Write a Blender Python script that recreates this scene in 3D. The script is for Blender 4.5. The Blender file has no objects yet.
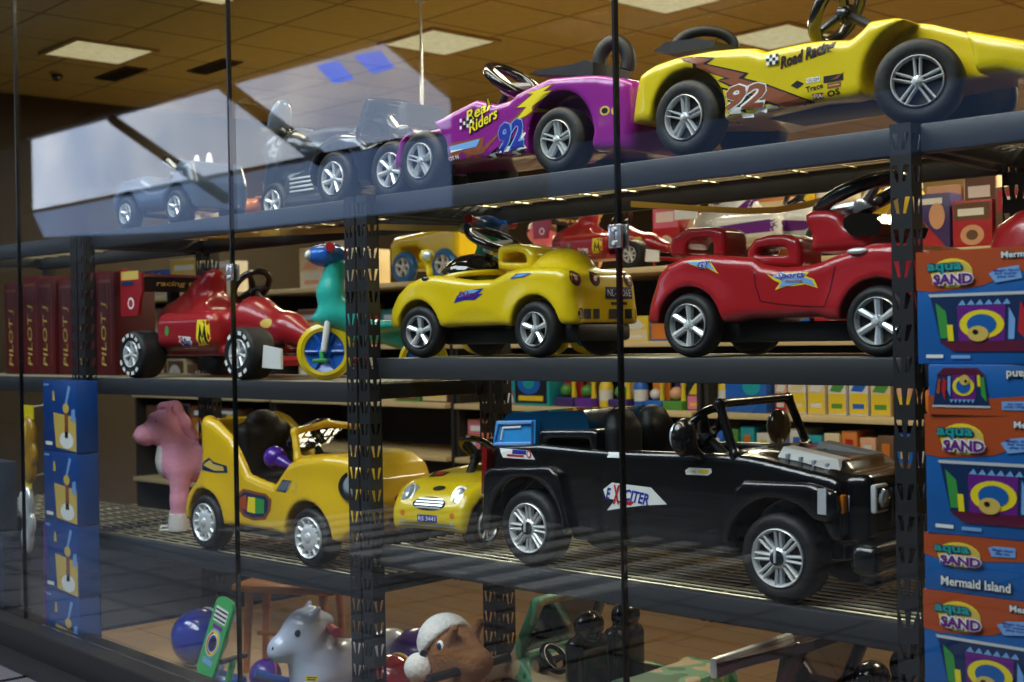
import bpy, bmesh, random
import numpy as np
from math import sin, cos, pi, radians, atan2, sqrt
from mathutils import Vector, Matrix
from mathutils.bvhtree import BVHTree
from mathutils.geometry import tessellate_polygon
random.seed(7)
SC = bpy.context.scene
COL = SC.collection

# ------------------------------------------------------------------ camera (a real place: 2.15 m in front of the shop glass)
F = 1300.0; ZC = 1.30
PH = radians(180 - 42.3); PT = radians(-0.22); RO = radians(-1.0)
AX = Vector((cos(PH)*cos(PT), sin(PH)*cos(PT), sin(PT)))
R0 = Vector((sin(PH), -cos(PH), 0)); U0 = R0.cross(AX)
RT = cos(RO)*R0 + sin(RO)*U0; UP = -sin(RO)*R0 + cos(RO)*U0
CAMP = Vector((0, 0, ZC))
GY = 2.15                                   # the glass
SR = radians(4.4)                           # the shelving stands slightly askew to the glass
SX = Vector((cos(SR), sin(SR), 0)); SY = Vector((-sin(SR), cos(SR), 0)); SD = 2.70
SO = SY*SD
SM = Matrix.Translation(SO) @ Matrix.Rotation(SR, 4, 'Z')

def ray(px, py): return AX + RT*((px-512)/F) - UP*((py-341)/F)
def sh(px, py, y):
    """where the line of sight meets a plane parallel to the shelf front; shelf coordinates (x, z)"""
    d = ray(px, py); t = (SD+y)/d.dot(SY); q = CAMP + d*t - SO
    return q.dot(SX), q.z
def tr(pts, y, x0=0., z0=0.): return [(a-x0, b-z0) for a, b in (sh(p[0], p[1], y) for p in pts)]
def mirrored(px, py, dist):
    """where something seen in the glass really stands (in the mall)"""
    p = CAMP + ray(px, py)*dist
    return Vector((p.x, 2*GY-p.y, p.z))

cam = bpy.data.cameras.new('camera'); cam.sensor_width = 36; cam.lens = F/1024*36
camo = bpy.data.objects.new('camera', cam); COL.objects.link(camo)
camo.matrix_world = Matrix.Translation(CAMP) @ Matrix((RT, UP, -AX)).transposed().to_4x4()
cam.clip_end = 200; cam.clip_start = .05
cam.dof.use_dof = True; cam.dof.focus_distance = 3.55; cam.dof.aperture_fstop = 4.0
SC.camera = camo

# ------------------------------------------------------------------ materials
def lin(h):
    if isinstance(h, str):
        h = [int(h[i:i+2], 16)/255 for i in (0, 2, 4)]
        return tuple(c/12.92 if c <= .04045 else ((c+.055)/1.055)**2.4 for c in h) + (1,)
    return tuple(h) + (1,)
MATS = {}
def mat(name, col, rough=.4, metal=0., coat=0., var=.12, scale=9., spec=.5, bump=0., emit=0., trans=0., alpha=1.):
    if name in MATS: return MATS[name]
    m = bpy.data.materials.new(name); m.use_nodes = True; MATS[name] = m
    nt = m.node_tree; b = nt.nodes['Principled BSDF']
    c = lin(col)
    b.inputs['Roughness'].default_value = rough; b.inputs['Metallic'].default_value = metal
    b.inputs['Coat Weight'].default_value = coat; b.inputs['Coat Roughness'].default_value = .06
    b.inputs['Specular IOR Level'].default_value = spec
    b.inputs['Transmission Weight'].default_value = trans; b.inputs['Alpha'].default_value = alpha
    tc = nt.nodes.new('ShaderNodeTexCoord'); nz = nt.nodes.new('ShaderNodeTexNoise')
    nz.inputs['Scale'].default_value = scale; nz.inputs['Detail'].default_value = 5
    nt.links.new(tc.outputs['Object'], nz.inputs['Vector'])
    mx = nt.nodes.new('ShaderNodeMix'); mx.data_type = 'RGBA'
    mx.inputs[6].default_value = tuple(v*(1-var) for v in c[:3]) + (1,)
    mx.inputs[7].default_value = tuple(min(1, v*(1+var)) for v in c[:3]) + (1,)
    nt.links.new(nz.outputs['Fac'], mx.inputs[0]); nt.links.new(mx.outputs[2], b.inputs['Base Color'])
    if bump:
        bp = nt.nodes.new('ShaderNodeBump'); bp.inputs['Strength'].default_value = bump; bp.inputs['Distance'].default_value = .01
        nt.links.new(nz.outputs['Fac'], bp.inputs['Height']); nt.links.new(bp.outputs['Normal'], b.inputs['Normal'])
    if emit:
        nt.links.new(mx.outputs[2], b.inputs['Emission Color']); b.inputs['Emission Strength'].default_value = emit
    return m
def plastic(name, col, rough=.28, coat=.5): return mat(name, col, rough, 0, coat, .06, 4.)

YEL = plastic('yellow_plastic', 'e0c210'); YEL2 = plastic('golden_yellow_plastic', 'eabd1c'); YEL3 = plastic('race_yellow_plastic', 'd8c010')
RED = plastic('red_plastic', 'a81c22'); PUR = plastic('magenta_plastic', '8a1f86'); BLK = plastic('black_plastic', '101113', .22, .6)
DBLK = mat('matt_black_plastic', '0c0c0d', .55); GRYP = plastic('silver_grey_plastic', '8f9aa2'); PALE = plastic('dusky_blue_plastic', '5a6676')
F1R = plastic('race_red_plastic', '9c1f26'); MAR = plastic('maroon_plastic', '4c1218'); WHP = plastic('white_plastic', 'e6e6e2')
TEAL = plastic('teal_plastic', '2fb3a6'); BLU = plastic('blue_plastic', '1560c0'); GRN = plastic('green_plastic', '3fae5c'); VIO = plastic('violet_plastic', '4d1d9a')
ORG = plastic('orange_plastic', 'd0782a'); PNK = mat('pink_plush', 'f0a4bc', .9, bump=.5, scale=90); WPL = mat('white_plush', 'e4dfda', .95, bump=.5, scale=90)
BPL = mat('brown_plush', '8a5a34', .95, bump=.5, scale=90); REDC = mat('red_bandana_cloth', 'a01824', .9, scale=60, var=.4)
BLUW = mat('translucent_blue_window', '3a9be0', .1, 0, 1., .25, 9.)
DBW = mat('dark_blue_tint', '0b3a58', .12, 0, .6, .1, 3.)
TIRE = mat('tyre_rubber', '0b0b0c', .6, bump=.15, scale=60); CHR = mat('chrome', 'e4e8ea', .2, .4, .6, var=.04); SIL = mat('silver_paint', 'e2e5e6', .3, .3, .4, var=.05)
DARK = mat('black_recess', '050506', .7); WHT = mat('white_print', 'eeeeea', .4); INK = mat('black_print', '0d0d10', .4)
IBLU = mat('blue_print', '23309a', .4); IRED = mat('red_print', 'b8202a', .4); IYEL = mat('yellow_print', 'f0d822', .4); ILBL = mat('light_blue_print', '78a8e0', .4)
IBRN = mat('bronze_print', '8a4a2c', .4); ITEA = mat('teal_print', '1a9a98', .4); IPUR = mat('purple_print', '6a1a80', .4); IGRN = mat('green_print', '3a9440', .4); IORG = mat('orange_print', 'b04a1c', .4)
ISKY = mat('box_blue_print', '0d5ca6', .4, var=.2, scale=3.); INAV = mat('navy_print', '0a2a55', .4); IMAR = mat('plum_print', '5a1030', .4); ISND = mat('sand_yellow_print', 'd8b858', .4)
UPR = mat('upright_grey_steel', '2a2b2e', .45, .3, bump=.05, scale=40); BEAM = mat('charcoal_beam_steel', '3a3c40', .42, .3, var=.08, scale=3.)
WIRE = mat('zinc_wire', 'd8cca8', .3, .6); CLIP = mat('steel_clip', 'd0d0d0', .2, .8)
AMB = mat('amber_lens', 'd8781a', .2, 0, .5); RLENS = mat('red_lens', '7c1216', .2, 0, .5); LENS = mat('clear_lens', 'c8d4dc', .08, .4, 1.)
SMOKE = mat('smoked_windscreen', '15130f', .08, 0, 1.); DGRN = mat('camouflage_base', '2f6b4c', .5)

# ------------------------------------------------------------------ mesh helpers
class MB:
    """collects shapes for ONE mesh"""
    def __init__(s): s.v = []; s.f = []; s.m = []; s.mats = []
    def mi(s, m):
        if m not in s.mats: s.mats.append(m)
        return s.mats.index(m)
    def add(s, vs, fs, m, M=None):
        o = len(s.v); k = s.mi(m)
        s.v += [tuple(M @ Vector(v)) if M else tuple(v) for v in vs]
        s.f += [tuple(i+o for i in f) for f in fs]; s.m += [k]*len(fs)
    def box(s, c, d, m, b=0., M=None):
        hx, hy, hz = d[0]/2, d[1]/2, d[2]/2
        if b <= 0:
            vs = [(c[0]+sx*hx, c[1]+sy*hy, c[2]+sz*hz) for sx in (-1, 1) for sy in (-1, 1) for sz in (-1, 1)]
            s.add(vs, [(0, 1, 3, 2), (4, 6, 7, 5), (0, 4, 5, 1), (2, 3, 7, 6), (0, 2, 6, 4), (1, 5, 7, 3)], m, M); return
        bm = bmesh.new(); bmesh.ops.create_cube(bm, size=1)
        for v in bm.verts: v.co = Vector((c[0]+v.co.x*d[0], c[1]+v.co.y*d[1], c[2]+v.co.z*d[2]))
        bmesh.ops.bevel(bm, geom=bm.edges[:], offset=min(b, .49*min(d)), segments=2, affect='EDGES', profile=.5)
        bm.verts.index_update()
        s.add([v.co[:] for v in bm.verts], [[v.index for v in f.verts] for f in bm.faces], m, M); bm.free()
    def lathe(s, prof, m, n=32, M=None, rfun=None):
        """profile of (radius, along-axis y); revolved about the Y axis"""
        vs = []; fs = []; k = len(prof)
        for i in range(n):
            a = 2*pi*i/n
            for j, (r, y) in enumerate(prof):
                rr = r*(rfun(a, j) if rfun else 1)
                vs.append((rr*cos(a), y, rr*sin(a)))
        for i in range(n):
            i2 = (i+1) % n
            for j in range(k-1): fs.append((i*k+j, i*k+j+1, i2*k+j+1, i2*k+j))
        s.add(vs, fs, m, M)
    def tube(s, pts, r, m, n=8, closed=False, caps=True):
        pts = [Vector(p) for p in pts]; N = len(pts); vs = []; fs = []; pn = None
        for i, p in enumerate(pts):
            a = pts[i-1] if (i or closed) else p; b = pts[(i+1) % N] if (i < N-1 or closed) else p
            t = (b-a).normalized()
            if pn is None: pn = t.orthogonal()
            nn = pn - t*pn.dot(t); nn = nn.normalized() if nn.length > 1e-6 else t.orthogonal().normalized()
            pn = nn; bb = t.cross(nn); rr = r[i] if isinstance(r, (list, tuple)) else r
            vs += [p + nn*rr*cos(2*pi*k/n) + bb*rr*sin(2*pi*k/n) for k in range(n)]
        for i in range(N if closed else N-1):
            i2 = (i+1) % N
            for k in range(n): fs.append((i*n+k, i*n+(k+1) % n, i2*n+(k+1) % n, i2*n+k))
        if caps and not closed: fs += [tuple(range(n))[::-1], tuple((N-1)*n+k for k in range(n))]
        s.add(vs, fs, m)
    def prism(s, poly, y0, y1, m, M=None):
        """polygon in xz pulled along y"""
        n = len(poly); vs = [(x, y0, z) for x, z in poly] + [(x, y1, z) for x, z in poly]
        fs = [(i, (i+1) % n, n+(i+1) % n, n+i) for i in range(n)]
        tri = tessellate_polygon([[Vector((x, z, 0)) for x, z in poly]])
        fs += [tuple(t) for t in tri] + [tuple(n+i for i in t)[::-1] for t in tri]
        s.add(vs, fs, m, M)
    def ball(s, c, r, m, n=20, M=None):
        r = r if isinstance(r, (tuple, list)) else (r, r, r)
        bm = bmesh.new(); bmesh.ops.create_uvsphere(bm, u_segments=n, v_segments=max(8, n*2//3), radius=1)
        bm.verts.index_update()
        s.add([(c[0]+v.co.x*r[0], c[1]+v.co.y*r[1], c[2]+v.co.z*r[2]) for v in bm.verts], [[v.index for v in f.verts] for f in bm.faces], m, M); bm.free()
    def obj(s, name, parent=None, smooth=True, ang=40, recalc=True):
        me = bpy.data.meshes.new(name); me.from_pydata(s.v, [], s.f)
        for m in s.mats: me.materials.append(m)
        me.polygons.foreach_set('material_index', s.m)
        if recalc:
            bm = bmesh.new(); bm.from_mesh(me); bmesh.ops.recalc_face_normals(bm, faces=bm.faces[:]); bm.to_mesh(me); bm.free()
        if smooth:
            me.polygons.foreach_set('use_smooth', [True]*len(me.polygons)); me.set_sharp_from_angle(angle=radians(ang))
        o = bpy.data.objects.new(name, me); COL.objects.link(o); o.parent = parent
        return o

def tag(o, label=None, cat=None, group=None, kind=None):
    if label: o['label'] = label
    if cat: o['category'] = cat
    if group: o['group'] = group
    if kind: o['kind'] = kind
    return o
def thing(name, label, cat, x=0, y=0, z=0, rot=0, group=None, world=False):
    o = bpy.data.objects.new(name, None); COL.objects.link(o); o.empty_display_size = .05
    M = Matrix.Translation((x, y, z)) @ Matrix.Rotation(radians(rot), 4, 'Z')
    o.matrix_world = M if world else SM @ M
    return tag(o, label, cat, group)
def put(o, x, y, z, rot=0):
    o.matrix_world = SM @ Matrix.Translation((x, y, z)) @ Matrix.Rotation(radians(rot), 4, 'Z'); return o
def copy_tree(o, parent=None):
    c = o.copy(); COL.objects.link(c)
    if parent: c.parent = parent; c.matrix_parent_inverse = o.matrix_parent_inverse.copy()
    for ch in list(o.children): copy_tree(ch, c)
    return c

# ------------------------------------------------------------------ signed-distance modelling, for moulded shapes
class G:
    def __init__(s, b0, b1, h):
        s.h = h; s.o = np.array(b0, np.float64)
        ax = [np.arange(b0[i], b1[i]+h, h).astype(np.float32) for i in range(3)]
        s.X = ax[0][:, None, None]; s.Y = ax[1][None, :, None]; s.Z = ax[2][None, None, :]
        s.shape = tuple(len(a) for a in ax)
    def box(s, c, d, r=.01, rz=0.):
        x, y = s.X-c[0], s.Y-c[1]
        if rz: x, y = x*cos(rz)+y*sin(rz), -x*sin(rz)+y*cos(rz)
        qx = np.abs(x)-d[0]/2+r; qy = np.abs(y)-d[1]/2+r; qz = np.abs(s.Z-c[2])-d[2]/2+r
        return np.sqrt(np.maximum(qx, 0)**2+np.maximum(qy, 0)**2+np.maximum(qz, 0)**2)+np.minimum(np.maximum(qx, np.maximum(qy, qz)), 0)-r
    def ell(s, c, r, M=None):
        x, y, z = s.X-c[0], s.Y-c[1], s.Z-c[2]
        if M is not None:
            M = M.to_3x3().inverted()
            x, y, z = (M[0][0]*x+M[0][1]*y+M[0][2]*z), (M[1][0]*x+M[1][1]*y+M[1][2]*z), (M[2][0]*x+M[2][1]*y+M[2][2]*z)
        k0 = np.sqrt((x/r[0])**2+(y/r[1])**2+(z/r[2])**2); k1 = np.sqrt((x/r[0]**2)**2+(y/r[1]**2)**2+(z/r[2]**2)**2)+1e-9
        return k0*(k0-1)/k1
    def cap(s, a, b, r1, r2=None):
        r2 = r1 if r2 is None else r2
        a = np.array(a, float); d = np.array(b, float)-a; L = d@d+1e-12
        x, y, z = s.X-a[0], s.Y-a[1], s.Z-a[2]
        t = np.clip((x*d[0]+y*d[1]+z*d[2])/L, 0, 1)
        return np.sqrt((x-t*d[0])**2+(y-t*d[1])**2+(z-t*d[2])**2)-(r1+(r2-r1)*t)
    def chain(s, pts, rs, k=.01):
        f = None
        for i in range(len(pts)-1):
            g = s.cap(pts[i], pts[i+1], rs[i], rs[i+1]); f = g if f is None else smin(f, g, k)
        return f
    def cyly(s, c, r, y0, y1):
        d = np.sqrt((s.X-c[0])**2+(s.Z-c[1])**2)-r
        return np.maximum(d, np.maximum(y0-s.Y, s.Y-y1))
    def poly(s, pts):
        X, Z = s.X[:, 0, :], s.Z[0, :, :]
        X = np.broadcast_to(X, (s.shape[0], s.shape[2])); Z = np.broadcast_to(Z, (s.shape[0], s.shape[2]))
        d = np.full(X.shape, 1e9, np.float32); ins = np.zeros(X.shape, bool); n = len(pts)
        for i in range(n):
            ax_, az = pts[i]; bx, bz = pts[(i+1) % n]; ex, ez = bx-ax_, bz-az
            wx, wz = X-ax_, Z-az; t = np.clip((wx*ex+wz*ez)/(ex*ex+ez*ez+1e-12), 0, 1)
            d = np.minimum(d, (wx-ex*t)**2+(wz-ez*t)**2)
            c = ((az > Z) != (bz > Z)); xi = ax_+(Z-az)*ex/(ez if abs(ez) > 1e-9 else 1e-9); ins ^= c & (X < xi)
        d = np.sqrt(d); return np.where(ins, -d, d)[:, None, :]
    def prism(s, pts, hw, r=.02, y0=0.):
        """outline in xz, half width hw (number or array over x, z) about y0, edges rounded by r"""
        a = s.poly(pts)+r; b = np.abs(s.Y-y0)-hw+r
        return np.sqrt(np.maximum(a, 0)**2+np.maximum(b, 0)**2)+np.minimum(np.maximum(a, b), 0)-r
    def torus(s, c, R, r, nrm):
        n = Vector(nrm).normalized(); x, y, z = s.X-c[0], s.Y-c[1], s.Z-c[2]
        h = x*n.x+y*n.y+z*n.z; q = np.sqrt(np.maximum(x*x+y*y+z*z-h*h, 0))-R
        return np.sqrt(q*q+h*h)-r
    def mesh(s, name, f, m, parent=None, smooth=True):
        f = np.broadcast_to(f, s.shape).astype(np.float32); nx, ny, nz = f.shape
        f = f.copy(); big = np.float32(1.)
        f[0] = f[-1] = big; f[:, 0] = f[:, -1] = big; f[:, :, 0] = f[:, :, -1] = big
        ins = f < 0; off = [(i, j, k) for i in (0, 1) for j in (0, 1) for k in (0, 1)]
        cs = [ins[i:nx-1+i, j:ny-1+j, k:nz-1+k] for i, j, k in off]
        n = sum(c.astype(np.int8) for c in cs); mask = (n > 0) & (n < 8); idx = np.argwhere(mask)
        val = np.stack([f[idx[:, 0]+i, idx[:, 1]+j, idx[:, 2]+k] for i, j, k in off], 1).astype(np.float64)
        acc = np.zeros((len(idx), 3)); cnt = np.zeros(len(idx)); O = np.array(off, float)
        for a in range(8):
            for b in range(a+1, 8):
                if abs(O[a]-O[b]).sum() != 1: continue
                va, vb = val[:, a], val[:, b]; q = (va < 0) != (vb < 0)
                t = np.where(q, va/np.where(q, va-vb, 1), 0)
                acc += np.where(q[:, None], O[a]+t[:, None]*(O[b]-O[a]), 0); cnt += q
        V = (acc/cnt[:, None]+idx)*s.h+s.o
        vid = np.full(mask.shape, -1, np.int64); vid[mask] = np.arange(len(idx)); Q = []
        for axis in range(3):
            A = np.moveaxis(ins, axis, 0)
            W = np.moveaxis(vid, axis, 0)
            ch = A[:-1, 1:-1, 1:-1] != A[1:, 1:-1, 1:-1]; e = np.argwhere(ch); i, j, k = e[:, 0], e[:, 1]+1, e[:, 2]+1
            q = np.stack([W[i, j-1, k-1], W[i, j, k-1], W[i, j, k], W[i, j-1, k]], 1)
            low = A[i, j, k]; fl = low if axis != 1 else ~low
            Q.append(np.where(fl[:, None], q, q[:, ::-1]))
        Q = np.concatenate(Q)
        me = bpy.data.meshes.new(name); me.vertices.add(len(V)); me.vertices.foreach_set('co', V.astype(np.float32).ravel())
        me.loops.add(len(Q)*4); me.loops.foreach_set('vertex_index', Q.astype(np.int32).ravel())
        me.polygons.add(len(Q)); me.polygons.foreach_set('loop_start', np.arange(0, len(Q)*4, 4, dtype=np.int32))
        me.update(calc_edges=True); me.validate()
        me.polygons.foreach_set('use_smooth', [True]*len(me.polygons)); me.materials.append(m)
        o = bpy.data.objects.new(name, me); COL.objects.link(o); o.parent = parent
        return o
def smin(a, b, k=.02):
    h = np.maximum(k-np.abs(a-b), 0)/k; return np.minimum(a, b)-h*h*k*.25
def smax(a, b, k=.01): return -smin(-a, -b, k)
def lerp_w(g, xs, ws): return np.interp(g.X.ravel(), xs, ws).astype(np.float32)[:, None, None]

# ------------------------------------------------------------------ print and lettering laid on a surface
def text_tris(txt, size=1., shear=0., bold=0.):
    cu = bpy.data.curves.new('t', 'FONT'); cu.body = txt; cu.size = size; cu.shear = shear; cu.offset = bold; cu.resolution_u = 2
    cu.align_x = 'CENTER'; cu.align_y = 'CENTER'
    o = bpy.data.objects.new('t', cu); COL.objects.link(o)
    dg = bpy.context.evaluated_depsgraph_get(); me = bpy.data.meshes.new_from_object(o.evaluated_get(dg))
    vs = [(v.co.x, v.co.y) for v in me.vertices]; fs = [tuple(p.vertices) for p in me.polygons]
    bpy.data.objects.remove(o); bpy.data.curves.remove(cu); bpy.data.meshes.remove(me)
    return vs, fs
class Decal:
    """flat shapes in (u, v) that are then laid on a surface"""
    def __init__(s): s.L = []
    def poly(s, pts, m, lay=0):
        t = tessellate_polygon([[Vector((x, y, 0)) for x, y in pts]]); s.L.append((list(pts), [tuple(f) for f in t], m, lay)); return s
    def rect(s, x0, y0, x1, y1, m, lay=0): return s.poly([(x0, y0), (x1, y0), (x1, y1), (x0, y1)], m, lay)
    def ell(s, cx, cy, rx, ry, m, lay=0, n=20, a0=0., a1=2*pi):
        return s.poly([(cx+rx*cos(a0+(a1-a0)*i/n), cy+ry*sin(a0+(a1-a0)*i/n)) for i in range(n)], m, lay)
    def text(s, txt, cx, cy, w, h, m, lay=1, shear=0., bold=0., rot=0.):
        vs, fs = text_tris(txt, 1., shear, bold)
        if not vs: return s
        x0 = min(v[0] for v in vs); x1 = max(v[0] for v in vs); y0 = min(v[1] for v in vs); y1 = max(v[1] for v in vs)
        c, q = cos(rot), sin(rot); out = []
        for x, y in vs:
            x = ((x-x0)/(x1-x0)-.5)*w; y = ((y-y0)/(y1-y0)-.5)*h; out.append((cx+x*c-y*q, cy+x*q+y*c))
        s.L.append((out, fs, m, lay)); return s
    def outlined(s, txt, cx, cy, w, h, m, edge, lay=1, shear=0., bold=.0, e=.05, rot=0.):
        s.text(txt, cx, cy, w+h*e*2, h*(1+2*e), edge, lay, shear, bold+e, rot); return s.text(txt, cx, cy, w, h, m, lay+1, shear, bold, rot)
    def lay(s, name, parent, fn, step=.0009, maxe=.03):
        """fn(u, v) -> (point, normal)"""
        mb = MB()
        for vs, fs, m, lay in s.L:
            bm = bmesh.new(); bv = [bm.verts.new((x, y, 0)) for x, y in vs]
            for f in fs:
                try: bm.faces.new([bv[i] for i in f])
                except ValueError: pass
            for _ in range(4):
                es = [e for e in bm.edges if e.calc_length() > maxe]
                if not es: break
                bmesh.ops.subdivide_edges(bm, edges=es, cuts=1); bmesh.ops.triangulate(bm, faces=[f for f in bm.faces if len(f.verts) > 3])
            bm.verts.index_update(); out = []
            for v in bm.verts:
                p, n = fn(v.co.x, v.co.y); out.append(p+n*(step*(1.2+lay)))
            mb.add(out, [[v.index for v in f.verts] for f in bm.faces], m); bm.free()
        return mb.obj(name, parent, smooth=False, recalc=False)
def onto(body, axis='-y', far=2.):
    """lays (u, v) on a moulded body; -y: u = x, v = z; +x: u = y, v = z; z: u = x, v = y"""
    me = body.data; bvh = BVHTree.FromPolygons([v.co for v in me.vertices], [tuple(p.vertices) for p in me.polygons])
    D = {'-y': Vector((0, 1, 0)), '+x': Vector((-1, 0, 0)), '-x': Vector((1, 0, 0)), 'z': Vector((0, 0, -1))}[axis]; last = [Vector((0, 0, 0))]
    def fn(u, v):
        o = {'-y': Vector((u, -far, v)), '+x': Vector((far, u, v)), '-x': Vector((-far, u, v)), 'z': Vector((u, v, far))}[axis]
        p, n, i, d = bvh.ray_cast(o, D)
        if p is None: p = o + D*((last[0]-o).dot(D))
        last[0] = p; return p, -D
    return fn
def flat(M):
    """a flat face: M maps (u, v, 0) to the place, its z axis is the outward normal"""
    n = (M.to_3x3() @ Vector((0, 0, 1))).normalized()
    return lambda u, v: (M @ Vector((u, v, 0)), n)
def front(y, x=0, z=0): return flat(Matrix(((1, 0, 0, x), (0, 0, -1, y), (0, 1, 0, z), (0, 0, 0, 1))))
# ================================================================== THE SETTING
def slab(name, c, d, m, b=0.): 
    mb = MB(); mb.box(c, d, m, b); o = mb.obj(name, None, smooth=False); o['kind'] = 'structure'; return o
def node_mat(name, rough=.6):
    m = bpy.data.materials.new(name); m.use_nodes = True; nt = m.node_tree
    b = nt.nodes['Principled BSDF']; b.inputs['Roughness'].default_value = rough
    return m, nt, b
def tile_mat(name, c1, c2, grout, w, h, gap, rough=.5, off=0., bump=.2, rot=0.):
    m, nt, b = node_mat(name, rough)
    tc = nt.nodes.new('ShaderNodeTexCoord'); mp = nt.nodes.new('ShaderNodeMapping'); mp.inputs['Rotation'].default_value[2] = rot
    br = nt.nodes.new('ShaderNodeTexBrick'); br.offset = off; br.inputs['Scale'].default_value = 1
    br.inputs['Brick Width'].default_value = w; br.inputs['Row Height'].default_value = h; br.inputs['Mortar Size'].default_value = gap
    br.inputs['Color1'].default_value = lin(c1); br.inputs['Color2'].default_value = lin(c2); br.inputs['Mortar'].default_value = lin(grout)
    nt.links.new(tc.outputs['Object'], mp.inputs[0]); nt.links.new(mp.outputs[0], br.inputs[0])
    nz = nt.nodes.new('ShaderNodeTexNoise'); nz.inputs['Scale'].default_value = 14; nz.inputs['Detail'].default_value = 6
    nt.links.new(tc.outputs['Object'], nz.inputs[0])
    mx = nt.nodes.new('ShaderNodeMix'); mx.data_type = 'RGBA'; mx.blend_type = 'MULTIPLY'; mx.inputs[0].default_value = .35
    nt.links.new(br.outputs['Color'], mx.inputs[6]); nt.links.new(nz.outputs['Color'], mx.inputs[7]); nt.links.new(mx.outputs[2], b.inputs['Base Color'])
    bp = nt.nodes.new('ShaderNodeBump'); bp.inputs['Strength'].default_value = bump; bp.inputs['Distance'].default_value = .005
    nt.links.new(br.outputs['Fac'], bp.inputs['Height']); bp.invert = True; nt.links.new(bp.outputs['Normal'], b.inputs['Normal'])
    return m
def emit_mat(name, col, s, var=.0, scale=2., col2=None):
    m = bpy.data.materials.new(name); m.use_nodes = True; nt = m.node_tree; nt.nodes.remove(nt.nodes['Principled BSDF'])
    e = nt.nodes.new('ShaderNodeEmission'); e.inputs['Strength'].default_value = s
    if col2:
        tc = nt.nodes.new('ShaderNodeTexCoord'); nz = nt.nodes.new('ShaderNodeTexNoise'); nz.inputs['Scale'].default_value = scale; nz.inputs['Detail'].default_value = 3
        nt.links.new(tc.outputs['Object'], nz.inputs[0]); mx = nt.nodes.new('ShaderNodeMix'); mx.data_type = 'RGBA'
        rp = nt.nodes.new('ShaderNodeMapRange'); rp.inputs[1].default_value = .35; rp.inputs[2].default_value = .65
        nt.links.new(nz.outputs['Fac'], rp.inputs[0]); nt.links.new(rp.outputs[0], mx.inputs[0])
        mx.inputs[6].default_value = lin(col); mx.inputs[7].default_value = lin(col2); nt.links.new(mx.outputs[2], e.inputs[0])
    else: e.inputs[0].default_value = lin(col)
    nt.links.new(e.outputs[0], nt.nodes['Material Output'].inputs[0]); return m

CEIL = tile_mat('acoustic_ceiling_tiles', 'bcae72', 'b6a86e', '857848', .61, .61, .012, .95)
SFLOOR = tile_mat('store_floor_wood', 'a8865a', 'b59062', '7a6040', 1.2, .18, .004, .45, .5)
MFLOOR = tile_mat('mall_floor_tiles', '7a787a', '727176', '0c0c0e', .46, .46, .02, .25)
CREAM = mat('cream_wall_paint', 'd8c494', .8, scale=2.); DWALL = mat('dark_wall_paint', '33291c', .8, scale=2.); MWALL = mat('mall_dark_wall', '1c1b1c', .7)
CURB = mat('dark_granite_curb', '211f1f', .4, var=.35, scale=60.); WOODB = mat('pale_wood_shelf', 'd9bf8a', .5, var=.15, scale=5.); GOND = mat('dark_gondola_panel', '231d18', .7)

GX0, GX1 = -10.0, 1.6
slab('floor', (-4.2, 7.1, -.05), (11.6, 9.9-.06, .1), SFLOOR)
slab('floor_mall', (-10, -2.0, -.05), (28, 8.24, .1), MFLOOR)
slab('floor_display_bed', (-7.75, 3.3, .008), (4.3, 2.1, .016), mat('dark_slate_carpet', '23252c', .95, scale=60., var=.3))  # added dark sheet, paints the left floor as dim
slab('ceiling', (-4.2, 7.1, 3.25), (11.6, 9.9, .1), CEIL)
slab('wall_back', (-4.2, 12.05, 1.6), (11.6, .1, 3.2), CREAM)
slab('wall_left', (-9.85, 7.1, 1.6), (.1, 9.8, 3.2), DWALL)
slab('wall_right', (1.65, 7.1, 1.6), (.1, 9.8, 3.2), DWALL)
slab('wall_header', (-4.2, 2.15, 3.3), (11.6, .2, .5), MWALL)
slab('wall_mall_opposite', (-10, -4.1, 1.25), (28, .2, 2.5), MWALL)
slab('wall_mall_upper', (-10, -4.1, 5.2), (28, .2, 1.2), MWALL)
slab('wall_mall_end', (-24.05, -1.0, 2.9), (.1, 6.4, 5.8), MWALL)
slab('ceiling_mall', (-10, -1.0, 5.85), (28, 6.4, .1), MWALL)
slab('wall_mall_shopfront', (-16.9, 2.25, 2.9), (14.0, .2, 5.8), MWALL)
slab('wall_mall_above_shop', (-4.2, 2.15, 4.7), (11.6, .2, 2.3), MWALL)
slab('trim_1', (-4.2, 2.15, .072), (11.6, .16, .146), CURB, .006)       # the low curb under the glass
slab('trim_2', (-4.2, 2.04, .02), (11.6, .09, .04), CURB, .006)

# glass: clear, with the true reflection of a glass face that grows with the slant of the view
def glass_mat():
    m = bpy.data.materials.new('shop_window_glass'); m.use_nodes = True; nt = m.node_tree; nt.nodes.remove(nt.nodes['Principled BSDF'])
    lw = nt.nodes.new('ShaderNodeLayerWeight'); lw.inputs[0].default_value = .5
    p = nt.nodes.new('ShaderNodeMath'); p.operation = 'POWER'; p.inputs[1].default_value = 5
    a = nt.nodes.new('ShaderNodeMath'); a.operation = 'MULTIPLY_ADD'; a.inputs[1].default_value = .955; a.inputs[2].default_value = .045
    nt.links.new(lw.outputs['Facing'], p.inputs[0]); nt.links.new(p.outputs[0], a.inputs[0])
    t = nt.nodes.new('ShaderNodeBsdfTransparent'); t.inputs[0].default_value = (.955, .975, .97, 1)
    g = nt.nodes.new('ShaderNodeBsdfGlossy'); g.inputs['Roughness'].default_value = 0.
    mx = nt.nodes.new('ShaderNodeMixShader'); nt.links.new(a.outputs[0], mx.inputs[0]); nt.links.new(t.outputs[0], mx.inputs[1]); nt.links.new(g.outputs[0], mx.inputs[2])
    nt.links.new(mx.outputs[0], nt.nodes['Material Output'].inputs[0]); return m
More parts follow.
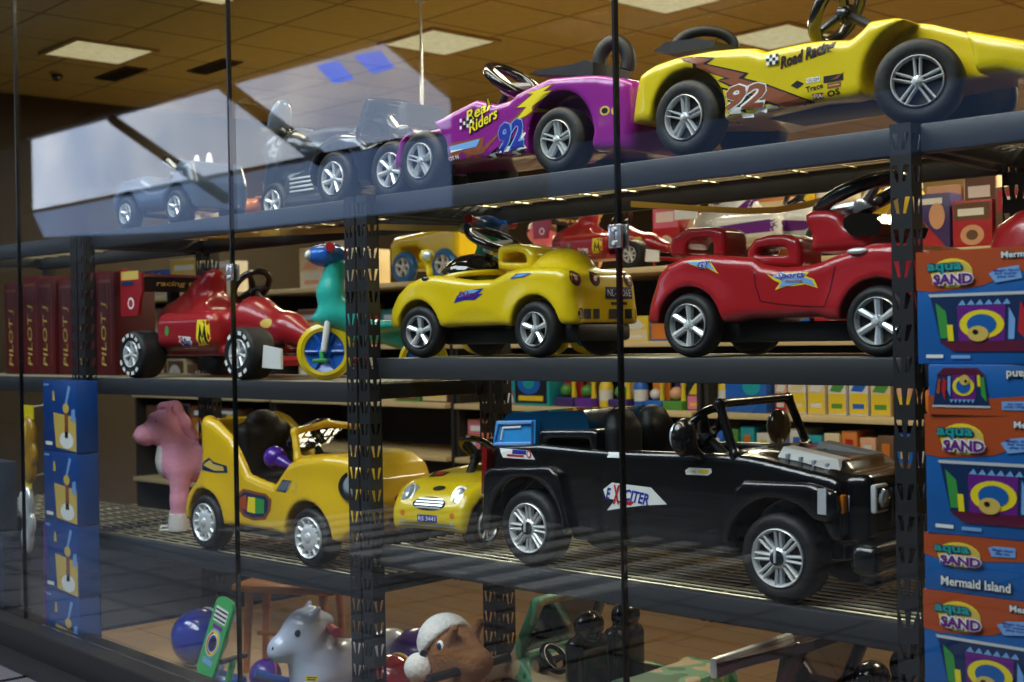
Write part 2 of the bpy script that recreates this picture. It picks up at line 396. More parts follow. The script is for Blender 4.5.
GLASS = glass_mat(); SEAL = mat('black_silicone_joint', '060606', .3)
SEAMS = [-8.85, -7.14, -5.43, -3.69, -2.0, -.3, 1.4]
for i in range(len(SEAMS)-1):
    a, b = SEAMS[i], SEAMS[i+1]
    mb = MB(); mb.box(((a+b)/2, GY, 1.598), (b-a-.008, .012, 2.9), GLASS)
    mb.obj('window_%d' % (i+1), None, smooth=False)['kind'] = 'structure'
for i, s in enumerate(SEAMS):
    slab('trim_%d' % (i+3), (s, GY, 1.598), (.0075, .014, 2.9), SEAL)
for n, s in (('fitted to the joint left of the yellow cartoon car', -3.69), ('fitted to the joint between yellow roadster and red sports car', -2.0)):
    t = thing('glass_clip', 'small square steel clip '+n, 'clip', s, GY, 1.52, 0, 'steel clips joining the glass panes', world=True)
    for dy in (-.0105, .0105):
        mb = MB(); mb.box((-.0105, dy, 0), (.019, .008, .053), CLIP, .002); mb.box((.0105, dy, 0), (.019, .008, .053), CLIP, .002); mb.obj('plate', t)
    mb = MB()
    for dz in (-.015, .015): mb.lathe([(0, -.003), (.005, -.003), (.005, .002)], SIL, 12, Matrix.Translation((.0, -.0155, dz)))
    mb.obj('screw', t)

# ------------------------------------------------------------------ the mall seen in the glass: a daylit clerestory across the walk
SKYW = emit_mat('bright_cloudy_sky_glazing', 'b4c8ea', 3.7, scale=.6, col2='e8f0ff'); SKYB = emit_mat('blue_sky_glazing', '1a70f0', 8.5)
GLOWBULK = emit_mat('frosted_daylight_glazing', '6f8cc0', 2.3, scale=.5, col2='88a2cc'); GLOWBULK2 = emit_mat('dim_frosted_glazing', '4a6590', 1.25, scale=.5, col2='54709c')  # last two: bulkhead across the mall, its daylight put in as glow
MUL = mat('white_glazing_bar', 'c8ccd4', .4, emit=0.); 
WY = -4.0
def glow_band(name, x0, x1, z0, z1, m, y=WY-.02, x1top=None):
    mb = MB(); xt = x1 if x1top is None else x1top
    mb.prism([(x0, z0), (x1, z0), (xt, z1), (x0, z1)], y-.01, y+.01, m); o = mb.obj(name, None, smooth=False); o['kind'] = 'structure'
mb = MB(); mb.prism([(-20.4, 3.42), (-9.45, 3.37), (-10.95, 4.42), (-20.4, 4.55)], WY-.04, WY-.02, SKYW); mb.obj('window_7', None, smooth=False)['kind'] = 'structure'
mb = MB(); mb.prism([(-20.0, 2.98), (-14.2, 2.68), (-9.6, 2.6), (-9.6, 3.33), (-20.4, 3.38)], WY-.04, WY-.02, GLOWBULK); mb.obj('window_8', None, smooth=False)['kind'] = 'structure'  # daylit bulkhead, built as a glowing band
glow_band('window_9', -8.6, 2., 2.55, 3.02, GLOWBULK2)  # the same bulkhead further right, with a weaker glow
for n, q in ((10, [(-12.34, 4.40), (-11.98, 4.13), (-11.61, 4.13), (-11.9, 4.38)]), (11, [(-11.61, 4.38), (-11.27, 4.13), (-10.86, 4.13), (-11.14, 4.36)])):
    mb = MB(); mb.prism(q, WY-.012, WY, SKYB); mb.obj('window_%d' % n, None, smooth=False)['kind'] = 'structure'
def bar(name, a, b, r, m):
    mb = MB(); mb.tube([a, b], r, m, 6); mb.obj(name, None, smooth=False)['kind'] = 'structure'
bar('trim_20', (-20.4, WY+.05, 3.40), (-9.4, WY+.05, 3.35), .025, MWALL)
bar('trim_21', (-14.2, WY+.10, 4.45), (-12.1, WY+.10, 3.30), .09, MWALL)
bar('trim_22', (-17.3, WY+.10, 4.45), (-14.2, WY+.10, 3.05), .07, MWALL)
bar('trim_23', (-9.42, WY+.05, 3.37), (-10.95, WY+.05, 4.43), .05, MUL)
bar('trim_24', (-20.4, WY+.05, 4.56), (-10.95, WY+.05, 4.43), .02, MUL)
slab('trim_25', (-9.1, WY+.2, 2.4), (.9, .3, 4.8), MWALL)                                    # a dark column of the mall
LIGHTSTRIPE = mat('pale_floor_inlay', 'e2ded6', .3)  # striped light on the mall floor, painted as pale bands
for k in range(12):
    slab('trim_%d' % (30+k), (-7.9+k*.30, -1.05, .004), (.14, 1.7, .012), LIGHTSTRIPE)  # these bands are painted light on the floor, not trim

# ------------------------------------------------------------------ ceiling lights, vents and the hanging rod
LPAN = emit_mat('fluorescent_diffuser', 'fff0c0', .62, scale=20., col2='f0dca0'); FRM = mat('cream_light_frame', 'a08a5a', .6)
LIGHTS = [(-6.47, 5.30, 'wide ceiling light behind the hanging rod'), (-5.01, 6.92, 'ceiling light behind the yellow race car'), (-8.04, 3.73, 'ceiling light nearest the dark side wall'),
          (-4.80, 5.62, 'ceiling light above the magenta race car cut by the picture edge'), (-6.22, 3.48, 'ceiling light at the top edge left of the second glass joint')]
for i, (x, y, l) in enumerate(LIGHTS):
    t = thing('ceiling_light', l, 'light', x, y, 3.2, 0, 'square ceiling lights', world=True)
    mb = MB(); w = .27
    for a, b, c, d in ((0, w, 2*w+.03, .03), (0, -w, 2*w+.03, .03)): mb.box((a, b, -.008), (c, d, .016), FRM)
    for a in (w, -w): mb.box((a, 0, -.008), (.03, 2*w-.03, .016), FRM)
    mb.obj('frame', t, smooth=False)
    mb = MB(); mb.box((0, 0, -.006), (2*w-.03, 2*w-.03, .008), LPAN); mb.obj('diffuser', t, smooth=False)
VENT = mat('dark_vent', '3a2f1e', .7)
for x, y, l in ((-8.0, 4.55, 'dark ceiling vent left of the first light panel'), (-8.6, 4.15, 'small dark ceiling vent near the security dome')):
    t = thing('ceiling_vent', l, 'vent', x, y, 3.2, 0, 'dark ceiling vents', world=True)
    mb = MB(); mb.box((0, 0, -.006), (.5, .16, .012), VENT, .003); mb.obj('frame', t, smooth=False)
    mb = MB()
    for k in range(6): mb.box((0, -.055+k*.022, -.016), (.46, .008, .01), GOND)
    mb.obj('slat', t, smooth=False)
t = thing('security_camera_dome', 'small dark dome on the ceiling by the side wall', 'security camera', -8.84, 3.79, 3.2, 0, world=True)
mb = MB(); mb.lathe([(.05, 0), (.05, .02), (.001, .02)], FRM, 20, Matrix.Rotation(-pi/2, 4, 'X')); mb.obj('base', t)
mb = MB(); mb.ball((0, 0, -.025), (.04, .04, .04), SMOKE); mb.obj('dome', t)
t = thing('hanging_rod', 'thin pale rod hanging from the ceiling behind the magenta car', 'rod', -5.74, 4.57, 3.2, 0, world=True)
mb = MB(); mb.tube([(0, 0, 0), (0, 0, -1.05)], .008, SIL, 10); mb.obj('rod', t)
mb = MB(); mb.lathe([(.001, -.012), (.028, -.012), (.03, 0)], SIL, 16, Matrix.Rotation(pi/2, 4, 'X')); mb.obj('ceiling_cap', t)

# ------------------------------------------------------------------ shelving: slotted uprights, beams and wire decks
def upright_mesh(H, ch=.07, w=.05):
    """slotted angle: front flange in xz facing -y, side flange in yz on the +x edge"""
    mb = MB(); th = .003; n = int(H/ch)
    def flange(toP):
        for k in range(n):
            z0, z1 = k*ch, (k+1)*ch if k < n-1 else H
            hs = []
            for s, cx in ((1, w*.27), (-1, w*.73)):
                a = [(cx-.005+s*.004, z0+.014), (cx+.003+s*.004, z0+.014), (cx+.007-s*.003, z0+.05), (cx-.007-s*.003, z0+.05)]; hs.append(a)
            loops = [[(0, z0), (w, z0), (w, z1), (0, z1)]] + hs
            tri = tessellate_polygon([[Vector((x, z, 0)) for x, z in L] for L in loops]); pts = [p for L in loops for p in L]; m = len(pts)
            mb.add([toP(x, z, 0) for x, z in pts]+[toP(x, z, th) for x, z in pts], [tuple(t) for t in tri]+[tuple(i+m for i in t) for t in tri], UPR)
            o = 4
            for L in hs:
                k4 = len(L); mb.add([toP(x, z, 0) for x, z in L]+[toP(x, z, th) for x, z in L], [(i, (i+1) % k4, k4+(i+1) % k4, k4+i) for i in range(k4)], UPR)
    flange(lambda x, z, t: (x-w, t, z)); flange(lambda y, z, t: (-t, y, z))
    o = mb.obj('upright', None, smooth=False, recalc=True); return o
UP0 = upright_mesh(1.752)
def shelving(name, label, x0, x1, levels, H, depth=.62, skip=False):
    t = thing(name, label, 'shelving', (x0+x1)/2, .0, 0, 0, 'steel shelving units with wire decks')
    L = x1-x0
    for k, (x, y, rz) in enumerate(((-L/2+.05, .0, 0), (L/2, .0, 0), (-L/2+.05, depth-.0, 0), (L/2, depth, 0))):
        if skip and k == 0: continue                     # shares the neighbour's front post
        u = UP0 if UP0.parent is None else UP0.copy()
        if u is not UP0: COL.objects.link(u)
        u.parent = t; u.location = (x, y - (.032 if y < .1 else .05), 0)
    for z in levels:
        mb = MB(); mb.box((0, .022, z-.0325), (L-.06, .03, .065), BEAM, .004); mb.box((0, .034, z-.006), (L-.06, .05, .006), BEAM); mb.obj('front_beam', t)
        mb = MB(); mb.box((0, depth-.07, z-.0325), (L-.06, .03, .065), BEAM, .004); mb.obj('rear_beam', t)
        for s in (-1, 1):
            mb = MB(); mb.box((s*(L/2-.045), depth/2-.02, z-.0325), (.025, depth-.12, .05), BEAM, .003); mb.obj('side_beam', t)
        mb = MB()
        for k in range(13):
            y = .052+k*(depth-.14)/12; mb.tube([(-L/2+.05, y, z-.003), (L/2-.05, y, z-.003)], .0034, WIRE, 6)
        for k in range(int(L/.15)):
            x = -L/2+.09+k*.15; mb.tube([(x, .045, z-.009), (x, depth-.08, z-.009)], .0032, WIRE, 6)
        mb.obj('wire_deck', t)
    return t
ZT, ZM, ZB, ZML, ZBL = 1.752, 1.237, .642, 1.158, .525
shelving('shelving_unit', 'dark steel shelving unit carrying the black off-roader and red sports car', -3.185, -1.308, (ZT, ZM, ZB), 1.752)
shelving('shelving_unit', 'dark steel shelving unit carrying the yellow cartoon car and red racer', -4.96, -3.195, (ZT, ZML, ZBL), 1.752)
shelving('shelving_unit', 'dark steel shelving unit behind the pile of sand-toy boxes', -1.335, .45, (ZT, ZM, ZB), 1.752, skip=True)

# ------------------------------------------------------------------ light
def area(name, loc, target, sx, sy, power, col):
    l = bpy.data.lights.new(name, 'AREA'); l.shape = 'RECTANGLE'; l.size = sx; l.size_y = sy; l.energy = power; l.color = col
    o = bpy.data.objects.new(name, l); COL.objects.link(o); o.location = loc
    o.rotation_euler = (Vector(target)-Vector(loc)).to_track_quat('-Z', 'Y').to_euler(); return o
area('mall_skylight', (-2.6, -.4, 4.9), (-3.2, 2.8, 1.0), 3.5, 2.2, 270, (.90, .95, 1.))  # added soft key from the mall side, unseen, lights the toy fronts
area('mall_downlight', (-6.5, -.6, 5.5), (-6.6, .6, 0), 3.5, 2.5, 260, (.82, .9, 1.))  # added unseen light, brightens the mall floor mirrored in the glass
area('window_display_lamps', (-2.6, 2.55, 3.12), (-2.6, 3.0, 0), 4.6, .22, 60, (1., .86, .62))  # added unseen warm strip above the glass to light the fronts
for x, y in ((-5.0, 5.6), (-1.5, 5.6), (-5.6, 8.8), (-2., 8.8), (-8.2, 5.4)):  # panel light for the store; the last is added for the dim end
    area('store_ceiling_lamp', (x, y, 3.12), (x, y, 0), 1.2, .6, 95, (1., .88, .62))
W = bpy.data.worlds.new('world'); SC.world = W; W.use_nodes = True
W.node_tree.nodes['Background'].inputs[0].default_value = (.30, .34, .42, 1); W.node_tree.nodes['Background'].inputs[1].default_value = .08
SC.view_settings.view_transform = 'Standard'; SC.view_settings.look = 'None'; SC.view_settings.gamma = 1; SC.view_settings.exposure = 0
SC.view_settings.use_curve_mapping = False
SC.cycles.max_bounces = 8; SC.cycles.transparent_max_bounces = 16; SC.cycles.use_denoising = True
SC.cycles.caustics_reflective = False; SC.cycles.caustics_refractive = False
# ================================================================== WHEELS AND OTHER COMMON PARTS
RIMS = {'twin5': dict(n=5, hub=.22, w0=.10, w1=.09, twin=.20, ring=.07), 'star5': dict(n=5, hub=.26, w0=.20, w1=.34, twin=0, ring=.06),
        'star6': dict(n=6, hub=.28, w0=.20, w1=.28, twin=0, ring=.06), 'twin8': dict(n=8, hub=.36, w0=.10, w1=.10, twin=.17, ring=.10),
        'slot12': dict(n=12, hub=.66, w0=.16, w1=.14, twin=0, ring=.12), 'star7': dict(n=7, hub=.24, w0=.16, w1=.26, twin=0, ring=.07),
        'multi10': dict(n=10, hub=.2, w0=.07, w1=.10, twin=0, ring=.10)}
WCACHE = {}
def wheel_mesh(R, w, style, rr=.62, rimmat=None, tire=None, tread=0, disc=None, rot=0.):
    key = (round(R, 4), round(w, 4), style, rr, rimmat and rimmat.name, tire and tire.name, tread, rot)
    if key in WCACHE: return WCACHE[key]
    mb = MB(); h = w/2; Ri = R*rr
    prof = [(Ri*.97, -h+.020), (Ri, -h+.004), (R*(rr+.06), -h), (R*.84, -h-.001), (R*.93, -h+.004), (R*.985, -h+.013), (R, -h+.022), (R, h-.022), (R*.985, h-.013), (R*.93, h-.004), (R*.84, h), (Ri, h-.004), (Ri*.5, h-.006), (.001, h-.006)]
    n = 64
    def rf(a, j): return 1-.018*(1 if (int(a/(2*pi)*n) % 2) else 0) if (tread and 4 <= j <= 9) else 1
    mb.lathe(prof, tire or TIRE, n, None, rf)
    mb.lathe([(Ri*.98, -h+.016), (.001, -h+.026)], DARK, 32)
    t = mb.obj('wheel', None, ang=50)
    S = RIMS[style]; rm = rimmat or CHR; mb = MB()
    r1 = Ri*(1-S['ring'])
    mb.lathe([(Ri*.985, -h+.012), (Ri*.985, -h-.001), (Ri*.955, -h-.003), (r1, -h+.002), (r1*.97, -h+.010), (r1*.95, -h+.02)], rm, 48)
    hr = Ri*S['hub']; yf = -h+.003
    if style in ('slot12', 'twin8'):
        mb.lathe([(.001, yf-.006), (hr*.5, yf-.005), (hr*.85, yf-.002), (hr, yf+.003), (hr, yf+.018)], rm, 36)
    else:
        mb.lathe([(.001, yf-.004), (hr*.55, yf-.004), (hr*.6, yf), (hr, yf+.002), (hr, yf+.016)], rm, 28)
    for k in range(S['n']):
        a = 2*pi*k/S['n']+pi/2+rot
        for sgn in ((-1, 1) if S['twin'] else (0,)):
            d0 = S['twin']*Ri*.42*sgn; d1 = S['twin']*Ri*.62*sgn; a0, a1 = S['w0']*Ri/2, S['w1']*Ri/2
            q = [(hr*.8, d0-a0), (r1*1.02, d1-a1), (r1*1.02, d1+a1), (hr*.8, d0+a0)]
            ys = [(yf+.000, 1.), (yf+.014, 1.)]
            vs = []
            for yy, sc in ys:
                for i, (u, v) in enumerate(q): vs.append((u*cos(a)-v*sin(a), yy+(.004 if i in (0, 3) else 0), u*sin(a)+v*cos(a)))
            u0, u1 = hr*.8, r1*1.02       # raised ridge along the spoke
            vs += [(u0*cos(a)-d0*sin(a), yf-.001, u0*sin(a)+d0*cos(a)), (u1*cos(a)-d1*sin(a), yf-.004, u1*sin(a)+d1*cos(a))]
            mb.add(vs, [(0, 1, 9, 8), (8, 9, 2, 3), (0, 4, 5, 1), (2, 6, 7, 3), (0, 8, 3, 7, 4), (1, 5, 6, 2, 9)], rm)
    r = mb.obj('rim', t, ang=35)
    cap = None
    mb = MB()
    if style == 'twin8':
        mb.lathe([(.001, yf-.012), (hr*.62, yf-.011), (hr*.72, yf-.004)], mat('dark_hub_enamel', '25323a', .3, .5), 28)
        mb.box((0, yf-.013, hr*.35), (hr*.26, .006, hr*1.5), rm, .002)
    elif style == 'slot12':
        mb.lathe([(.001, yf-.012), (hr*.3, yf-.010), (hr*.4, yf-.005)], rm, 24)
    else:
        mb.lathe([(.001, yf-.009), (hr*.4, yf-.008), (hr*.5, yf-.003)], SIL, 20)
        for k in range(5):
            a = 2*pi*k/5; mb.lathe([(.001, -.002), (hr*.11, -.002), (hr*.11, .002)], SIL, 8, Matrix.Translation((hr*.75*cos(a), yf-.003, hr*.75*sin(a))))
    cap = mb.obj('hub_cap', t)
    WCACHE[key] = t; t['proto'] = 1; return t
def wheel(parent, x, y, z, R, w, style, out=-1, **k):
    t = wheel_mesh(R, w, style, **k)
    if t.parent is None and t.get('proto'): del t['proto']; c = t
    else: c = copy_tree(t)
    c.parent = parent; c.location = (x, y, z); c.rotation_euler = (0, 0, pi if out > 0 else 0); return c
def four_wheels(p, hb, hw, R, w, style, steer=None, **k):
    for i, x in enumerate(hb):
        for q in (-1, 1):
            o = wheel(p, x, q*(hw-w/2), R, R, w, style, q, **k)
            if steer and steer[0] == i: o.rotation_euler.z += radians(steer[1])
    for x in hb: mb = MB(); mb.tube([(x, -hw+w*.6, R), (x, hw-w*.6, R)], .009, DBLK, 8); mb.obj('axle', p)
def steering(parent, c, R, nrm, r=.012, spoke=None, wm=None):
    n = Vector(nrm).normalized(); a = n.cross(Vector((0, 1, 0))).normalized(); b = n.cross(a); c = Vector(c)
    mb = MB(); mb.tube([c+a*R*cos(2*pi*k/36)+b*R*sin(2*pi*k/36) for k in range(36)], r, wm or BLK, 10, closed=True)
    o = mb.obj('steering_wheel', parent)
    mb = MB()
    for k in range(3):
        t = 2*pi*k/3+.5; e = c+(a*cos(t)+b*sin(t))*R*.97; m = c+(a*cos(t)+b*sin(t))*R*.4+n*(-.012); s = a*-sin(t)+b*cos(t)
        mb.tube([c-n*.02, m, e], [.014, .013, .008], spoke or CHR, 8)
    M = Matrix.Translation(c-n*.02) @ n.to_track_quat('Y', 'Z').to_matrix().to_4x4()
    mb.lathe([(.001, .014), (R*.24, .010), (R*.3, -.004), (R*.3, -.02), (.001, -.02)], spoke or CHR, 20, M)
    mb.obj('spokes', o)
    mb = MB(); mb.tube([c-n*.03, c-n*.16], .012, DBLK, 8); mb.obj('steering_column', parent)
    return o

def car(name, label, x0, y0, z0, cat='toy car', group='ride-on toy cars on the steel shelves'):
    return thing(name, label, cat, x0, y0, z0, 0, group)

# ================================================================== YELLOW ROADSTER (middle shelf)
def roadster():
    X0, Y0, Z0, hw, R = -2.723, .187, ZM, .165, .081
    t = car('toy_car', 'yellow open roadster with round tail lamps and purple swoosh stickers on the middle shelf', X0, Y0, Z0)
    P = lambda pts, y=.02: tr(pts, y, X0, Z0)
    g = G((-.42, -.20, .02), (.42, .20, .36), .007)
    base = P([(385, 327), (386, 309), (393, 295), (404, 283), (418, 277), (430, 275), (445, 277), (467, 280), (487, 279), (502, 271), (516, 267.5), (540, 267), (556, 268), (563, 273), (566, 288), (566, 324.6), (437, 327.6)])
    W = lerp_w(g, [-.40, -.33, -.25, -.02, .12, .26, .33, .38], [.148, .16, .165, .156, .156, .165, .163, .15])
    f = g.prism(base, W, .026)
    for s in (-1, 1):
        for x, r in ((-.245, .135), (.243, .135)):
            f = smin(f, g.ell((x, s*.125, .105), (r, .043, .108)), .03)
    f = smax(f, .092-g.Z, .012)
    f = smin(f, g.ell((.215, .0, .235), (.105, .09, .083)), .02)                     # rear hump
    f = smax(f, -g.box((-.075, 0, .30), (.20, .23, .24), .05), .015)                # cockpit
    for x in (-.242, .242):
        for s in (-1, 1): f = smax(f, -g.cyly((x, .083), .095, -.3 if s < 0 else .095, -.095 if s < 0 else .3), .008)
    f = smax(f, -g.ell((0, -.185, .11), (.11, .03, .035)), .02)
    b = g.mesh('body', f, YEL, t)
    # seat back with a carrying loop
    L = P([(502, 270), (505, 251), (514, 246), (528, 244), (541, 247), (547, 254), (548, 272)], .187); H = P([(514, 263), (517, 254.5), (528, 252), (538, 255), (540, 263)], .187)
    g2 = G((.0, -.16, .10), (.22, .16, .34), .007); f = smax(g2.prism(L, .062, .016), -g2.prism(H, .3, .004), .008); g2.mesh('seat_back', f, YEL, t)
    c = P([(477, 271)], .187)[0]; g2 = G((-.22, -.15, .15), (.10, .15, .36), .0065); f = smax(g2.ell((c[0], 0, c[1]-.012), (.092, .118, .066)), .19-g2.Z, .01); g2.mesh('windscreen', f, SMOKE, t)
    mb = MB(); mb.tube([(c[0]+.094*cos(a), .12*sin(a), c[1]-.02+.012*cos(a)) for a in [2*pi*k/36 for k in range(36)]], .009, YEL, 8, closed=True); mb.obj('windscreen_rim', t)
    mb = MB(); mb.box((-.05, 0, .10), (.24, .22, .02), DBLK, .006); mb.obj('seat', t)
    four_wheels(t, (-.242, .242), hw+.0, R, .055, 'star5', steer=(0, 9))
    mb = MB(); mb.box((0, 0, .062), (.40, .19, .045), DBLK, .01); mb.box((.30, 0, .07), (.14, .24, .05), DBLK, .012); mb.box((-.3, 0, .08), (.1, .2, .04), DBLK, .01); mb.obj('chassis', t)
    c = P([(499, 240)], .187)[0]; steering(t, (c[0]-.02, 0, c[1]), .085, (.45, 0, .9), .012)
    # mirror
    m0 = P([(430, 274), (428, 263), (427, 256)], .06); yy = .06-Y0
    g3 = G((-.38, -.21, .12), (-.13, -.02, .40), .006)
    f = smin(g3.chain([(m0[0][0], yy, m0[0][1]), (m0[1][0], yy, m0[1][1])], [.012, .010]), g3.ell((m0[2][0], yy, m0[2][1]), (.028, .022, .021)), .015); mm = g3.mesh('wing_mirror', f, YEL, t)
    mb = MB(); mb.ball((m0[2][0]+.012, yy-.010, m0[2][1]), (.019, .014, .016), CHR); mb.obj('mirror_glass', mm)
    # rear face
    fx = onto(b, '+x')
    for y in (-.119, -.035, .12): Decal().ell(y, .222, .022, .022, DARK, 0).ell(y, .222, .016, .016, RLENS, 1).ell(y, .222, .007, .007, CHR, 2).lay('tail_lamp', b, fx)
    d = Decal(); d.rect(.005, .165, .125, .20, INAV, 0).outlined('NL-9906E', .065, .1825, .106, .02, WHT, IBLU, 1); d.lay('number_plate', b, fx)
    Decal().ell(-.115, .122, .016, .016, DARK, 0).ell(-.115, .122, .009, .009, GRYP, 1).lay('exhaust_tip', b, fx)
    for a, c, z0, z1 in ((-.095, -.06, .108, .136), (-.05, -.022, .108, .136), (.02, .075, .108, .136), (.09, .13, .108, .136), (.03, .10, .148, .156)): Decal().rect(a, z0, c, z1, DARK, 0).lay('grille_slot', b, fx)
    mb = MB(); mb.ball((.25, -.045, .272), (.02, .016, .006), DARK); mb.obj('fuel_cap', b)
    mb = MB(); hl = P([(423, 279)], .02)[0]; mb.ball((hl[0], -.158, hl[1]), (.016, .006, .008), SMOKE); mb.obj('side_marker', b)
    fy = onto(b, '-y')
    q = P([(452, 303), (455, 296), (463, 291), (481, 288), (476, 294), (481, 293), (472, 300), (462, 300)], .02); d = Decal().poly(q, IBLU, 0)
    q = P([(455, 298), (466, 290), (477, 290), (468, 295)], .02); d.poly(q, ILBL, 1); c = P([(466, 295.5)], .02)[0]; d.text('Sakay', c[0], c[1], .085, .026, IPUR, 2, .3, .02); d.lay('sticker', b, fy); d = Decal()
    q = P([(508, 279), (514, 273.5), (531, 273), (523, 277)], .02); d.poly(q, IBLU, 0); q = P([(511, 277.5), (516, 274.5), (527, 274), (520, 276.5)], .02); d.poly(q, ILBL, 1)
    d.lay('sticker', b, fy)
roadster()

# ================================================================== RED SPORTS CAR (middle shelf)
def sports():
    X0, Y0, Z0, hw, R = -1.687, .192, ZM, .17, .0825
    t = car('toy_car', 'red sports car with handle arches and chrome five-spoke wheels on the middle shelf', X0, Y0, Z0)
    P = lambda pts, y=.02: tr(pts, y, X0, Z0)
    g = G((-.44, -.21, .02), (.48, .21, .36), .007)
    base = P([(645, 320), (647, 299), (652, 275), (663, 263.5), (681, 256), (700, 254), (748, 257), (756, 264), (775, 267), (800, 265), (815, 261), (832, 254), (853, 248), (868, 243), (893, 242), (915, 248), (935, 264), (946, 290), (949, 316), (829, 316), (724, 319.5)])
    W = lerp_w(g, [-.42, -.36, -.26, -.1, 0, .12, .26, .36, .46], [.145, .16, .17, .158, .154, .158, .17, .165, .14])
    f = g.prism(base, W, .026)
    for s in (-1, 1):
        for x in (-.262, .262): f = smin(f, g.ell((x, s*.13, .10), (.145, .043, .112)), .03)
    f = smax(f, -g.box((-.02, 0, .32), (.20, .24, .24), .05), .015)
    f = smax(f, .088-g.Z, .012)
    for x in (-.262, .262):
        for s in (-1, 1): f = smax(f, -g.cyly((x, .084), .097, -.3 if s < 0 else .1, -.1 if s < 0 else .3), .008)
    b = g.mesh('body', f, RED, t)
    def arch(name, L, H, y, w):
        g2 = G((min(p[0] for p in L)-.03, -w-.03, min(p[1] for p in L)-.03), (max(p[0] for p in L)+.03, w+.03, max(p[1] for p in L)+.03), .006)
        g2.mesh(name, smax(g2.prism(L, w*.55, .014), -g2.prism(H, .3, .004), .008), RED, t)
    arch('push_handle', P([(682, 257), (681, 243), (685, 236), (699, 229), (724, 227.5), (735, 231), (736.5, 240), (736, 257), (724, 257), (724, 246), (717, 252), (698, 252), (697, 257)], .192), P([(697, 252), (699, 243), (706, 239), (722, 238), (724, 246), (717, 252)], .192), 0, .105)
    arch('seat_back', P([(757, 268), (758, 250), (766, 239), (780, 235.5), (797, 235), (809, 240), (812, 251), (812, 268)], .192), P([(767, 256), (770, 249), (783, 247), (797, 248), (799, 256)], .192), 0, .105)
    # dashboard cowl and windscreen
    g2 = G((.0, -.15, .12), (.36, .15, .47), .007)
    C = P([(831, 254), (832, 238), (826, 226), (825, 216), (833, 212), (850, 211), (861, 216), (868, 226), (890, 234), (890, 250)], .192)
    f = g2.prism(C, .11, .024); f = smax(f, -g2.box((P([(833, 243)], .192)[0][0]-.01, 0, .21), (.05, .12, .06), .02), .01); g2.mesh('dashboard_cowl', f, RED, t)
    w_ = P([(868, 222), (876, 216), (897, 216), (906, 226), (902, 237), (876, 238), (868, 230)], .192)
    mb = MB(); mb.prism(w_, -.12, .12, SMOKE); mb.obj('windscreen', t, ang=30)
    a = P([(830, 212), (893, 190)], .192); c = ((a[0][0]+a[1][0])/2, 0, (a[0][1]+a[1][1])/2+.01); steering(t, c, .105, (-.36, 0, .9), .018)
    four_wheels(t, (-.262, .262), hw, R, .058, 'star6', rr=.68)
    mb = MB(); mb.box((0, 0, .062), (.46, .20, .05), DBLK, .01); mb.box((-.34, 0, .08), (.08, .22, .05), DBLK, .01); mb.obj('chassis', t)
    fy = onto(b, '-y'); d = Decal()
    d.poly(P([(681, 261.5), (695, 260), (709, 262), (717, 274), (706, 268), (697, 267), (690, 264.5)]), IYEL, 0).poly(P([(684, 262), (696, 261), (708, 263), (714, 271), (705, 266.5), (696, 265.5)]), ILBL, 1)
    c = P([(703, 264.5)])[0]; d.outlined('GT', c[0], c[1], .036, .018, IBLU, WHT, 2, .3, .03); d.lay('sticker', b, fy)
    d = Decal().poly(P([(761, 272), (769, 277), (775, 273), (806, 272), (802, 276), (811, 279), (815, 288), (802, 284), (790, 286), (783, 286), (771, 290), (776, 283), (770, 280)]), IYEL, 0)
    d.poly(P([(768, 276), (775, 274.5), (803, 273.5), (800, 277), (809, 280), (812, 286), (801, 282.5), (790, 284.5), (775, 287), (779, 281)]), ILBL, 1)
    c = P([(787, 275.5)])[0]; d.outlined('Sports', c[0], c[1], .078, .019, IBLU, WHT, 2, .3, .03); c = P([(791, 281)])[0]; d.text('Racing', c[0], c[1], .05, .008, IORG, 3, .3, .02); d.lay('sticker', b, fy)
    gp = [(750, 262), (752, 285), (757, 301), (775, 304), (800, 306), (822, 307), (828, 290), (834, 258)]; d = Decal()
    for i in range(len(gp)-1):
        a, c = gp[i], gp[i+1]; n = Vector((c[1]-a[1], a[0]-c[0])).normalized()*.5; d.poly(P([(a[0]+n.x, a[1]+n.y), (c[0]+n.x, c[1]+n.y), (c[0]-n.x, c[1]-n.y), (a[0]-n.x, a[1]-n.y)]), MAR, 0)
    d.lay('door_gap', b, fy)
    mb = MB(); q = P([(856, 251)])[0]; mb.ball((q[0], -.165, q[1]), (.027, .012, .008), CHR); mb.obj('hood_vent', b)
sports()

